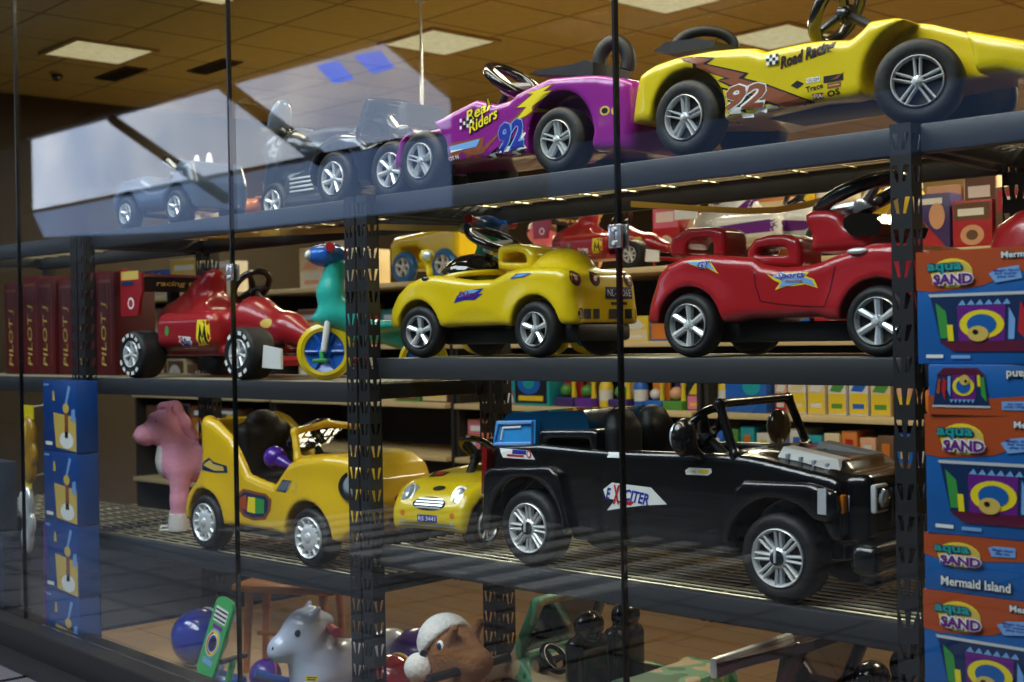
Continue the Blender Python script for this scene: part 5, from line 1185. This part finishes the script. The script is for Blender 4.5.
def board():
    t = thing('skateboard', 'small green skateboard with figure eight emblem leaning near the curb', 'skateboard', -4.07, .0, .0, 0)
    mb = MB(); mb.box((0, .02, .035), (.16, .14, .07), BLU, .012); mb.obj('blue_base', t)
    W, H = .105, .30; tilt = radians(-13); lean = radians(12)
    M = Matrix.Translation((-.02, -.03, .072)) @ Matrix.Rotation(-tilt, 4, 'Y') @ Matrix.Rotation(-lean, 4, 'X')
    out = []; r = .035
    for cx, cz, a0 in ((W/2-r, H-r, 0), (-W/2+r, H-r, pi/2), (-W/2+r, r, pi), (W/2-r, r, 3*pi/2)): out += [(cx+r*cos(a0+pi/2*k/6), cz+r*sin(a0+pi/2*k/6)) for k in range(7)]
    mb = MB(); mb.prism(out, -.008, .008, GRN, M); dk = mb.obj('deck', t)
    d = Decal()
    for k in range(3): d.rect(-.036, .215+k*.016, .036, .222+k*.016, INK if k != 1 else INK, 1)
    d.rect(-.038, .208, .038, .262, WHT, 0)
    d.ell(0, .13, .042, .055, ILBL, 0).ell(0, .13, .037, .048, IYEL, 1).ell(0, .13, .032, .042, IRED, 2, a0=pi*.6, a1=pi*1.6).ell(.003, .13, .027, .036, WHT, 3).ell(.003, .13, .024, .031, IBLU, 4).text('8', .003, .13, .032, .05, INK, 5, 0, .08)
    d.rect(-.03, .183, .03, .198, IPUR, 0).rect(-.03, .05, .03, .07, ILBL, 0); d.lay('emblem', dk, flat(M @ Matrix(((1, 0, 0, 0), (0, 0, -1, -.008), (0, 1, 0, 0), (0, 0, 0, 1)))))
    for z in (.06, .24):
        mb = MB(); mb.box((0, .016, z), (.05, .014, .025), SIL, .003, M); mb.obj('truck', t)
        for q in (-1, 1): mb = MB(); mb.lathe([(.001, -.008), (.014, -.008), (.014, .008), (.001, .008)], WHT, 16, M @ Matrix.Translation((q*.035, .028, z)) @ Matrix.Rotation(pi/2, 4, 'Z')); mb.obj('skate_wheel', t)
board()
def brown():
    t = thing('plush_horse', 'brown plush horse wearing white cap and red bandana on the floor', 'soft toy', -2.90, .07, 0, 0)
    g = G((-.16, -.16, -.01), (.22, .16, .50), .0085)
    f = smin(g.ell((.05, 0, .13), (.12, .10, .15)), g.chain([(.03, 0, .24), (.02, 0, .33)], [.075, .078], .03), .04); f = smin(f, g.chain([(.02, 0, .335), (.12, 0, .315)], [.075, .05], .03), .03)
    for q in (-1, 1):
        f = smin(f, g.cap((.06, q*.05, .385), (.085, q*.055, .425), .02, .012), .015); f = smin(f, g.chain([(.0, q*.07, .19), (-.05, q*.10, .09)], [.042, .036], .03), .02); f = smin(f, g.chain([(.06, q*.08, .05), (-.08, q*.09, .04)], [.055, .045], .03), .03)
    f = np.maximum(f, -g.Z+.002); b = g.mesh('body', f, BPL, t)
    for q in (-1, 1): mb = MB(); mb.ball((.035, q*.068, .365), (.016, .009, .018), WHT, 12); mb.ball((.035, q*.074, .365), (.010, .006, .012), INAV, 12); mb.obj('eye', b)
    g2 = G((-.14, -.11, .28), (.10, .11, .46), .007); f = smax(g2.ell((-.015, -.0, .365), (.082, .092, .082), Matrix.Rotation(radians(-25), 4, 'Y')), -(g2.Z-.33+(g2.X+.03)*-1.2), .01); f = smin(f, g2.torus((-.03, 0, .335), .07, .012, (.5, 0, .7)), .01); g2.mesh('cap', f, WPL, t)
    mb = MB(); mb.ball((-.045, -.085, .29), .046, WPL, 24); mb.tube([(-.02, -.08, .345), (-.04, -.085, .315)], .012, INK, 8); mb.obj('pompom', bpy.data.objects['cap'])
    g2 = G((-.12, -.14, .10), (.16, .14, .30), .0075); f = smin(g2.torus((.02, 0, .235), .078, .024, (0, 0, 1)), g2.ell((-.05, -.05, .18), (.035, .04, .06)), .02); g2.mesh('bandana', f, REDC, t)
    g2 = G((-.12, -.10, .02), (.06, .10, .24), .0075); g2.mesh('chest_patch', g2.ell((-.045, -.02, .13), (.045, .065, .075)), WPL, t)
    mb = MB(); mb.tube([(.09, -.17, .295), (.09, .17, .295)], .014, INK, 10); mb.obj('handle', t)
brown()
CAMO = bpy.data.materials.new('camouflage_plastic'); CAMO.use_nodes = True
nt = CAMO.node_tree; b_ = nt.nodes['Principled BSDF']; b_.inputs['Roughness'].default_value = .35; tc = nt.nodes.new('ShaderNodeTexCoord'); nz = nt.nodes.new('ShaderNodeTexNoise'); nz.inputs['Scale'].default_value = 8; nz.inputs['Detail'].default_value = 1.
cr = nt.nodes.new('ShaderNodeValToRGB'); cr.color_ramp.interpolation = 'CONSTANT'; cr.color_ramp.elements[0].color = lin('2f7350'); cr.color_ramp.elements[1].color = lin('d0b890'); cr.color_ramp.elements[1].position = .52
e_ = cr.color_ramp.elements.new(.43); e_.color = lin('6aa880'); nt.links.new(tc.outputs['Object'], nz.inputs[0]); nt.links.new(nz.outputs['Fac'], cr.inputs[0]); nt.links.new(cr.outputs[0], b_.inputs['Base Color'])
def jeep(label, X, Y, m, rot=0, s=1.):
    t = thing('toy_jeep', label, 'toy car', X, Y, 0, rot)
    g = G((-.46, -.24, .02), (.50, .24, .36), .0095)
    f = g.prism([(-.27, .10), (-.27, .24), (-.23, .275), (-.16, .29), (-.10, .29), (-.06, .25), (.20, .25), (.26, .29), (.44, .29), (.46, .10), (.3, .08), (-.2, .08)], .20, .02); f = smax(f, -g.box((.09, 0, .30), (.36, .30, .26), .04), .01)
    for x in (-.15, .30):
        for q in (-1, 1): f = smax(f, -g.cyly((x, .10), .125, -.3 if q < 0 else .10, -.10 if q < 0 else .3), .008)
    g.mesh('body', f, m, t); four_wheels(t, (-.15, .30), .205, .10, .08, 'star6', rr=.58, rimmat=SIL, tread=1)
    g2 = G((-.24, -.22, .24), (.02, .22, .52), .0085); f = None
    for a, c, r in (((-.14, -.175, .285), (-.055, -.165, .47), .020), ((-.14, .175, .285), (-.055, .165, .47), .020), ((-.055, -.165, .475), (-.055, .165, .475), .016), ((-.14, -.175, .29), (-.14, .175, .29), .02)):
        q = g2.cap(a, c, r); f = q if f is None else smin(f, q, .01)
    g2.mesh('windscreen_frame', f, m, t)
    mb = MB(); mb.add([(-.135, -.16, .30), (-.135, .16, .30), (-.06, .155, .465), (-.06, -.155, .465), (-.130, -.16, .30), (-.130, .16, .30), (-.055, .155, .465), (-.055, -.155, .465)], [(0, 1, 2, 3), (7, 6, 5, 4), (0, 4, 5, 1), (1, 5, 6, 2), (2, 6, 7, 3), (3, 7, 4, 0)], SMOKE); mb.obj('windscreen_glass', t, smooth=False)
    for q in (-.09, .09):
        g2 = G((-.10, q-.11, .10), (.24, q+.11, .48), .0085); f = smin(g2.box((.08, q, .28), (.07, .17, .20), .035), g2.box((.04, q, .17), (.2, .15, .06), .025), .03); f = smin(f, g2.ell((.09, q, .41), (.04, .055, .046)), .015); g2.mesh('seat', f, BLK, t)
    steering(t, (-.055, -.09, .285), .045, (.75, 0, .6), .011, DBLK)
    mb = MB(); mb.tube([(-.25, -.18, .2), (-.31, -.17, .18), (-.31, .17, .18), (-.25, .18, .2)], .016, DBLK, 10); mb.obj('bumper', t)
    for q in (-1, 1): mb = MB(); mb.lathe([(.001, -.012), (.03, -.008), (.034, .01)], LENS, 20, Matrix.Translation((-.275, q*.12, .20)) @ Matrix.Rotation(-pi/2, 4, 'Z')); mb.obj('headlight', t)
    t.scale = (s, s, s); return t
jeep('green and tan camouflage toy jeep with black seats on the floor', -2.66, .44, CAMO)
jm = jeep('dark maroon open toy buggy on the floor under the black off-roader', -1.66, .33, MAR, 0, 1.06)
mb = MB(); mb.prism([(-.27, .385), (.0, .485), (-.005, .505), (-.275, .41)], -.19, .17, MAR); hp = mb.obj('sloping_hood', jm)
mb = MB(); mb.box((-.285, -.01, .395), (.022, .36, .05), SIL, .005); mb.obj('silver_edge', hp)
for q in (-.15, .13): mb = MB(); mb.tube([(-.14, q, .27), (-.10, q, .45)], .014, DBLK, 8); mb.obj('hood_strut', hp)
def ballthing(name, label, cat, x, y, r, m, m2=None, z=0.):
    mb = MB(); mb.ball((0, 0, r), r, m, 32); o = mb.obj(name, None); put(o, x, y, z); tag(o, label, cat)
    if m2: mb = MB(); mb.tube([(r*1.0*cos(a)*.99, r*.99*sin(a)*.4, r+r*.99*sin(a)*.916) for a in [2*pi*k/40 for k in range(40)]], r*.07, m2, 8, closed=True); mb.obj('stripe', o)
    return o
ballthing('beach_ball', 'shiny blue ball with white stripe on the floor behind the skateboard', 'ball', -4.50, .22, .115, plastic('glossy_blue_vinyl', '2338a8', .12, 1.), WHT)
ballthing('toy_ball', 'glossy red ball on the floor behind the white rocking horse', 'ball', -3.45, .32, .095, plastic('glossy_red_vinyl', 'a8161c', .1, 1.), IYEL)
ballthing('toy_ball', 'violet ball on the floor beside the glossy red ball', 'ball', -3.52, .52, .12, VIO, None)
ballthing('toy_ball', 'yellow ball on the floor left of the brown plush horse', 'ball', -3.20, .52, .09, YEL, None)
ballthing('toy_ball', 'small purple ball on the floor between skateboard and rocking horse', 'ball', -3.98, .16, .06, VIO, IRED)
def stool():
    t = thing('wooden_stool', 'small orange-brown wooden stool on the floor behind the skateboard', 'stool', -4.14, .42, 0, 25)
    WD = mat('orange_wood', 'b8743a', .5, var=.2, scale=12.); mb = MB(); mb.box((0, 0, .335), (.44, .22, .03), WD, .012); mb.obj('seat', t)
    for x in (-.16, .16):
        for y in (-.07, .07): mb = MB(); mb.tube([(x*1.1, y*1.1, 0), (x, y, .325)], [.014, .018], WD, 10); mb.obj('leg', t)
    mb = MB(); mb.tube([(-.165, 0, .14), (.165, 0, .14)], .010, WD, 8); mb.obj('stretcher', t)
stool()
def scooter():
    t = thing('toy_scooter', 'green toy scooter lying on the floor beside the skateboard', 'scooter', -3.80, -.02, 0, 8)
    mb = MB(); mb.box((0, 0, .05), (.26, .08, .022), GRN, .010); mb.obj('deck', t)
    mb = MB(); mb.tube([(-.14, 0, .06), (-.10, 0, .17)], .012, GRN, 10); mb.obj('stem', t)
    mb = MB(); mb.tube([(-.10, -.06, .172), (-.10, .06, .172)], .010, INK, 10); mb.obj('handlebar', t)
    for x in (-.16, .14): mb = MB(); mb.lathe([(.001, -.012), (.034, -.012), (.038, 0), (.034, .012), (.001, .012)], BLU, 24, Matrix.Translation((x, 0, .038))); mb.obj('wheel', t)
scooter()

# ================================================================== DISPLAY COUNTER AND GOODS BEHIND THE SHELVING
BZ = [.36, .66, .945, 1.265, 1.60]
def counter(x0, x1, label):
    t = thing('display_counter', label, 'display counter', (x0+x1)/2, 2.40, 0, 0, 'display counters behind the steel shelving'); L = x1-x0
    mb = MB(); mb.box((0, .27, .80), (L, .03, 1.6), GOND); mb.obj('back_panel', t, smooth=False)
    mb = MB(); mb.box((0, 0, .05), (L, .50, .10), GOND, .005); mb.obj('base', t)
    for q in (-1, 1): mb = MB(); mb.box((q*(L/2-.011), .0, .80), (.022, .52, 1.6), GOND, .002); mb.obj('end_panel', t)
    for z in BZ:
        mb = MB(); mb.box((0, -.02 if z < 1.5 else -.07, z-.013), (L-.046 if z < 1.5 else L, .56 if z < 1.5 else .74, .026), WOODB, .003); mb.obj('shelf_board', t)
counter(-8.22, -6.62, 'wooden display counter at the dark side wall end'); counter(-6.6, -5.0, 'wooden display counter behind the cartoon car, dim end'); counter(-4.98, -3.4, 'wooden display counter behind the yellow roadster'); counter(-3.38, -1.8, 'wooden display counter behind the red sports car'); counter(-1.78, .2, 'wooden display counter behind the pile of sand-toy boxes')
CARD = {'red': 'b02028', 'blue': '1c5fb8', 'teal': '1a98a0', 'yellow': 'e0c02c', 'green': '4c8c3a', 'orange': 'd07828', 'purple': '5a2890', 'white': 'd8d4cc', 'pink': 'd87a98', 'brown': '6a4a30', 'cream': 'd8c49a', 'black': '1a1a1c', 'violet': '3c2a6a', 'peach': 'd8a27c'}
CM = lambda c: mat('card_'+c, CARD[c], .4, var=.15, scale=8.)
def rnd_face(c1, c2, c3, style):
    def fn(d, W, H):
        if style == 0: d.rect(-.46*W, .62*H, .46*W, .95*H, CM(c2), 0).ell(0, .32*H, .3*W, .2*H, CM(c3), 0).rect(-.36*W, .70*H, .30*W, .84*H, WHT, 1).ell(.0, .32*H, .15*W, .10*H, CM(c2), 1)
        elif style == 1: d.rect(-.46*W, .04*H, .46*W, .45*H, CM(c2), 0).poly([(-.4*W, .5*H), (.1*W, .9*H), (.4*W, .6*H), (.2*W, .48*H)], CM(c3), 0).rect(-.3*W, .14*H, .3*W, .24*H, CM(c3), 1)
        elif style == 2: d.rect(-.44*W, .06*H, .44*W, .94*H, CM(c2), 0).ell(-.05*W, .55*H, .32*W, .28*H, CM(c3), 1).ell(-.05*W, .55*H, .16*W, .15*H, CM(c1), 2).rect(-.34*W, .12*H, .34*W, .24*H, CM('yellow'), 1)
        else: d.poly([(-.46*W, .05*H), (.46*W, .05*H), (-.46*W, .7*H)], CM(c2), 0).ell(.15*W, .62*H, .22*W, .22*H, CM(c3), 1).rect(-.4*W, .82*H, .3*W, .92*H, WHT, 1)
    return fn
def goods(name, kind, x, y, z, w, h, cs, style, label, group):
    """one product: carton / bottle / windowed pack / book / doll"""
    if kind == 'carton': return carton(name, label, 'toy carton', x, y, z, w, min(w*.8, .12), h, CM(cs[0]), rnd_face(*cs, style), random.uniform(-4, 4), group)
    if kind == 'book': return carton(name, label, 'book', x, y, z, w, .16, h, CM(cs[0]), lambda d, W, H: d.rect(-.5*W, .0, .5*W, .42*H, CM(cs[1]), 0).rect(-.25*W, .55*H, .25*W, .85*H, CM(cs[2]), 0), random.uniform(-2, 2), group)
    t = thing(name, label, {'pack': 'toy pack', 'bottle': 'bottle', 'doll': 'doll'}[kind], x, y, z, random.uniform(-8, 8), group)
    if kind == 'bottle':
        mb = MB(); mb.lathe([(.001, 0), (w*.45, 0), (w*.5, h*.05), (w*.5, h*.6), (w*.3, h*.78), (w*.2, h*.84)], CM(cs[0]), 20, Matrix.Rotation(pi/2, 4, 'X')); mb.obj('bottle_body', t)
        mb = MB(); mb.lathe([(w*.24, h*.84), (w*.24, h), (.001, h)], CM(cs[1]), 16, Matrix.Rotation(pi/2, 4, 'X')); mb.obj('lid', t)
        mb = MB(); mb.lathe([(w*.505, h*.2), (w*.505, h*.5)], CM(cs[2]), 20, Matrix.Rotation(pi/2, 4, 'X')); mb.obj('label', t)
    elif kind == 'pack':
        mb = MB(); mb.box((0, 0, h*.12), (w, w*.8, h*.24), CM(cs[0]), .004); mb.box((0, w*.36, h*.55), (w, .01, h*.7), CM(cs[1])); mb.obj('tray', t)
        mb = MB(); mb.ball((-w*.12, 0, h*.24+w*.27), w*.27, CM(cs[2]), 16); mb.obj('toy_ball', t)
        mb = MB(); mb.tube([(w*.28, 0, h*.24), (w*.26, 0, h*.55), (w*.28, 0, h*.8)], [w*.13, w*.09, w*.14], CM('yellow'), 10); mb.obj('toy_figure', t)
    else:
        g = G((-w, -w*.7, -.01), (w, w*.7, h*1.1), max(.008, h/26)); f = smin(g.ell((0, 0, h*.3), (w*.38, w*.3, h*.30)), g.ell((0, -.005, h*.76), (w*.32, w*.30, h*.2)), .02)
        for q in (-1, 1): f = smin(f, g.cap((q*w*.3, -.01, h*.45), (q*w*.55, -.04, h*.25), w*.12, w*.1), .015)
        g.mesh('body', np.maximum(f, -g.Z+.002), CM(cs[0]), t)
        mb = MB(); mb.ball((0, .008, h*.83), (w*.35, w*.32, h*.16), CM(cs[1]), 16); mb.obj('hair', t)
        mb = MB()
        for q in (-1, 1): mb = MB(); mb.ball((q*w*.11, -w*.29, h*.79), w*.04, INK, 8); mb.obj('eye', t)
    return t
NTH = ['first', 'second', 'third', 'fourth', 'fifth', 'sixth', 'seventh', 'eighth', 'ninth', 'tenth', 'eleventh', 'twelfth', 'thirteenth', 'fourteenth', 'fifteenth', 'sixteenth', 'seventeenth', 'eighteenth', 'nineteenth', 'twentieth', 'twenty-first', 'twenty-second']
def row(where, group, x, y, z, items):
    """items: (kind, width, height, colours, style); stands them side by side from x"""
    n = {'carton': 'toy_carton', 'book': 'picture_book', 'pack': 'toy_pack', 'bottle': 'bubble_bottle', 'doll': 'baby_doll'}; word = {'carton': 'carton', 'book': 'book', 'pack': 'windowed toy pack', 'bottle': 'bottle', 'doll': 'doll'}
    for i, (k, w, h, cs, st) in enumerate(items):
        x += w/2+.006; goods(n[k], k, x, y, z, w, h, cs, st, '%s %s, %s from the left %s' % (cs[0] if cs[0] == cs[1] else cs[0]+' and '+cs[1], word[k], NTH[i], where), group); x += w/2+.006
A = ('teal', 'blue', 'yellow')
row('behind the off-roader seats', 'goods on the board behind the off-roader', -4.66, 2.22, .945, [
    ('carton', .06, .17, ('red', 'white', 'teal'), 3), ('carton', .26, .21, ('teal', 'black', 'blue'), 2), ('pack', .12, .19, ('violet', 'red', 'green'), 0), ('pack', .12, .18, ('purple', 'brown', 'green'), 0), ('bottle', .07, .17, ('yellow', 'purple', 'white'), 0), ('pack', .12, .18, ('violet', 'cream', 'green'), 0),
    ('bottle', .07, .18, ('blue', 'violet', 'white'), 0), ('pack', .10, .17, ('blue', 'orange', 'white'), 0), ('pack', .12, .17, ('green', 'violet', 'peach'), 0), ('carton', .09, .15, ('black', 'pink', 'yellow'), 1)])
row('behind the off-roader windscreen', 'goods on the board behind the windscreen', -3.36, 2.22, .945, [
    ('bottle', .06, .19, ('yellow', 'black', 'white'), 0), ('carton', .22, .19, ('blue', 'blue', 'teal'), 3), ('carton', .06, .19, ('peach', 'red', 'white'), 1)] + [
    ('carton', .085, .205, ('white', 'yellow', 'cream'), 1), ('carton', .085, .2, ('cream', 'yellow', 'white'), 1), ('carton', .085, .2, ('white', 'yellow', 'green'), 1), ('carton', .085, .205, ('white', 'yellow', 'blue'), 1), ('carton', .085, .2, ('cream', 'yellow', 'green'), 1), ('bottle', .09, .17, ('peach', 'brown', 'yellow'), 0), ('doll', .15, .20, ('orange', 'brown', 'red'), 0), ('carton', .13, .21, ('brown', 'orange', 'yellow'), 0), ('doll', .15, .24, ('violet', 'orange', 'red'), 0), ('bottle', .10, .19, ('orange', 'blue', 'white'), 0)])
row('on the low board above the off-roader hood', 'books on the low board', -3.36, 2.22, .66, [('book', .07, .20+.012*(i % 3), c, 0) for i, c in enumerate([('blue', 'teal', 'white'), ('green', 'cream', 'white'), ('teal', 'white', 'orange'), ('white', 'blue', 'yellow'), ('blue', 'white', 'red'), ('white', 'teal', 'blue'), ('teal', 'cream', 'blue'), ('cream', 'orange', 'blue'), ('orange', 'cream', 'red'), ('peach', 'brown', 'white'), ('brown', 'cream', 'orange'), ('blue', 'brown', 'yellow'), ('violet', 'orange', 'white'), ('brown', 'orange', 'cream'), ('orange', 'brown', 'white')])])
row('on the board behind the roadster tail', 'cartons behind the roadster tail', -4.25, 2.24, 1.265, [('carton', .14, .14, ('teal', 'cream', 'yellow'), 0), ('carton', .20, .10, ('cream', 'white', 'brown'), 1), ('carton', .16, .12, ('yellow', 'cream', 'white'), 1), ('carton', .22, .17, ('blue', 'orange', 'cream'), 3)])
row('behind the red sports car wheels', 'books behind the red sports car', -3.34, 2.24, 1.265, [('carton', .16, .13, ('cream', 'peach', 'yellow'), 1), ('book', .05, .23, ('blue', 'white', 'cream'), 0), ('book', .05, .24, ('white', 'blue', 'cream'), 0), ('book', .05, .23, ('blue', 'brown', 'cream'), 0), ('book', .05, .22, ('brown', 'violet', 'cream'), 0), ('book', .06, .23, ('black', 'blue', 'white'), 0), ('carton', .17, .15, ('red', 'pink', 'white'), 0), ('carton', .20, .14, ('orange', 'peach', 'white'), 1), ('bottle', .10, .22, ('blue', 'orange', 'white'), 0)])
row('beside the yellow toddler car', 'goods on the counter top, first counter', -4.86, 2.57, 1.60, [('doll', .26, .34, ('pink', 'brown', 'red'), 0), ('doll', .30, .42, ('peach', 'peach', 'red'), 0)])
row('behind the two counter racers', 'goods on the back edge of the counter top', -3.95, 2.585, 1.60, [('carton', .16, .36, ('red', 'pink', 'white'), 0), ('bottle', .12, .34, ('cream', 'red', 'pink'), 0), ('carton', .15, .30, ('peach', 'cream', 'red'), 1), ('bottle', .13, .36, ('cream', 'peach', 'orange'), 0), ('carton', .17, .32, ('orange', 'cream', 'brown'), 0), ('bottle', .12, .33, ('white', 'yellow', 'pink'), 0), ('carton', .16, .36, ('cream', 'orange', 'white'), 3), ('doll', .20, .36, ('yellow', 'brown', 'red'), 0), ('bottle', .13, .36, ('yellow', 'white', 'green'), 0), ('carton', .15, .30, ('peach', 'pink', 'white'), 1), ('carton', .14, .34, ('cream', 'brown', 'yellow'), 0)])
row('behind the red steering wheel', 'goods on the counter top, third counter', -2.42, 2.30, 1.60, [('carton', .15, .24, ('violet', 'red', 'peach'), 3), ('carton', .16, .2, ('red', 'brown', 'peach'), 0), ('carton', .2, .24, ('brown', 'red', 'pink'), 0), ('carton', .22, .30, ('pink', 'purple', 'white'), 3), ('bottle', .13, .26, ('red', 'white', 'blue'), 0), ('carton', .24, .28, ('violet', 'pink', 'blue'), 2), ('carton', .2, .22, ('red', 'orange', 'white'), 1)])
row('behind the red racer', 'goods on the dim board', -6.4, 2.24, 1.265, [('carton', .2, .22, ('cream', 'orange', 'white'), 0), ('carton', .22, .2, ('white', 'yellow', 'cream'), 1), ('carton', .18, .24, ('cream', 'red', 'white'), 3), ('bottle', .12, .24, ('red', 'brown', 'cream'), 0), ('carton', .22, .2, ('green', 'teal', 'cream'), 0), ('carton', .2, .25, ('red', 'cream', 'brown'), 1)])  # cream and white chosen to brighten this dim board
row('behind the pink pony', 'goods behind the pony', -6.4, 2.24, .945, [('carton', .2, .2, ('brown', 'cream', 'black'), 0), ('carton', .22, .21, ('black', 'brown', 'cream'), 1), ('carton', .18, .2, ('brown', 'orange', 'cream'), 3), ('carton', .24, .22, ('cream', 'brown', 'orange'), 0), ('carton', .2, .19, ('green', 'brown', 'cream'), 2), ('carton', .22, .2, ('brown', 'cream', 'yellow'), 1)])
row('behind the small yellow car', 'goods behind the compact car', -5.0+.06, 2.24, .66, [('carton', .16, .2, ('orange', 'pink', 'white'), 0), ('bottle', .10, .2, ('pink', 'white', 'red'), 0), ('carton', .18, .22, ('green', 'yellow', 'white'), 2), ('carton', .15, .18, ('peach', 'orange', 'blue'), 1), ('doll', .16, .22, ('peach', 'brown', 'red'), 0), ('carton', .2, .2, ('blue', 'yellow', 'red'), 3)])
row('on top of the dim counter end', 'goods on top of the dim counter', -6.45, 2.30, 1.60, [('carton', .24, .26, ('cream', 'white', 'peach'), 1), ('carton', .26, .30, ('white', 'cream', 'brown'), 0), ('carton', .18, .22, ('cream', 'yellow', 'white'), 3)])  # pale cartons added to brighten the dim end
row('past the red rear wing', 'pale cartons at the far end', -8.15, 2.24, 1.265, [('carton', .30, .27, ('cream', 'white', 'peach'), 1), ('carton', .28, .24, ('white', 'yellow', 'cream'), 0), ('carton', .30, .28, ('cream', 'peach', 'white'), 2), ('carton', .30, .25, ('peach', 'cream', 'yellow'), 1)])  # added pale cartons stand for the bright cream wall
row('on the far counter top', 'cartons on the far counter top', -8.15, 2.24, 1.60, [('carton', .34, .20, ('blue', 'white', 'cream'), 1), ('carton', .34, .26, ('cream', 'yellow', 'white'), 0), ('carton', .36, .22, ('white', 'cream', 'peach'), 3)])  # pale goods added for brightness behind the racer
row('left of the pink pony', 'brown cartons left of the pony', -8.15, 2.24, .945, [('carton', .26, .22, ('brown', 'cream', 'black'), 0), ('carton', .24, .24, ('cream', 'brown', 'white'), 2), ('carton', .26, .2, ('brown', 'orange', 'cream'), 1), ('carton', .28, .23, ('black', 'brown', 'cream'), 3)])
row('low behind the pink pony', 'brown cartons on the far low board', -8.15, 2.24, .66, [('carton', .28, .2, ('brown', 'yellow', 'cream'), 1), ('carton', .26, .22, ('brown', 'black', 'orange'), 2), ('carton', .28, .21, ('orange', 'brown', 'cream'), 0), ('carton', .26, .2, ('brown', 'cream', 'yellow'), 3)])
def toddlercar():
    t = thing('toddler_car', 'yellow toddler car with blue-rimmed wheels on the counter behind the roadster', 'toy car', -5.22, 2.28, 1.60, 0)
    g = G((-.34, -.19, .02), (.34, .19, .36), .0095); f = g.prism([(-.27, .09), (-.28, .22), (-.24, .26), (-.05, .275), (.24, .30), (.27, .29), (.27, .13), (.05, .13), (-.06, .20), (-.2, .20), (-.22, .09)], .14, .025); f = smin(f, g.box((.0, 0, .10), (.5, .22, .05), .02), .02)
    g.mesh('body', f, YEL, t); four_wheels(t, (-.15, .17), .16, .09, .05, 'star5', rr=.6, rimmat=SIL, tire=plastic('blue_vinyl_tyre', '1c5f9a'))
    steering(t, (-.05, 0, .33), .06, (.6, 0, .8), .011)
    mb = MB(); mb.box((.12, 0, .315), (.16, .18, .03), BLK, .012); mb.obj('seat', t)
toddlercar()

# added gold-painted strips, standing for golden light on the rear beams
GOLD = mat('gold_valance_paint', 'c8a448', .45, .2, var=.1)
def lit_band(label, pts, y, th):
    p = tr(pts, y); q = tr([(a, b+th) for a, b in pts], y); mb = MB()
    for i in range(len(p)-1): mb.prism([(p[i][0], p[i][1]), (p[i+1][0], p[i+1][1]), (q[i+1][0], q[i+1][1]), (q[i][0], q[i][1])], y-.006, y+.006, GOLD, SM)
    o = mb.obj('gold_valance', None); tag(o, label, 'valance', 'gold valances under the top decks')
lit_band('curved gold strip under the top deck above the red sports car', [(632, 201), (662, 203), (703, 206), (745, 208), (777, 207), (806, 202), (835, 194), (865, 184), (893, 172)], .49, 6)
lit_band('straight gold strip under the top deck above the red racer', [(118, 237), (230, 232), (340, 227), (380, 224), (470, 226)], .49, 6)
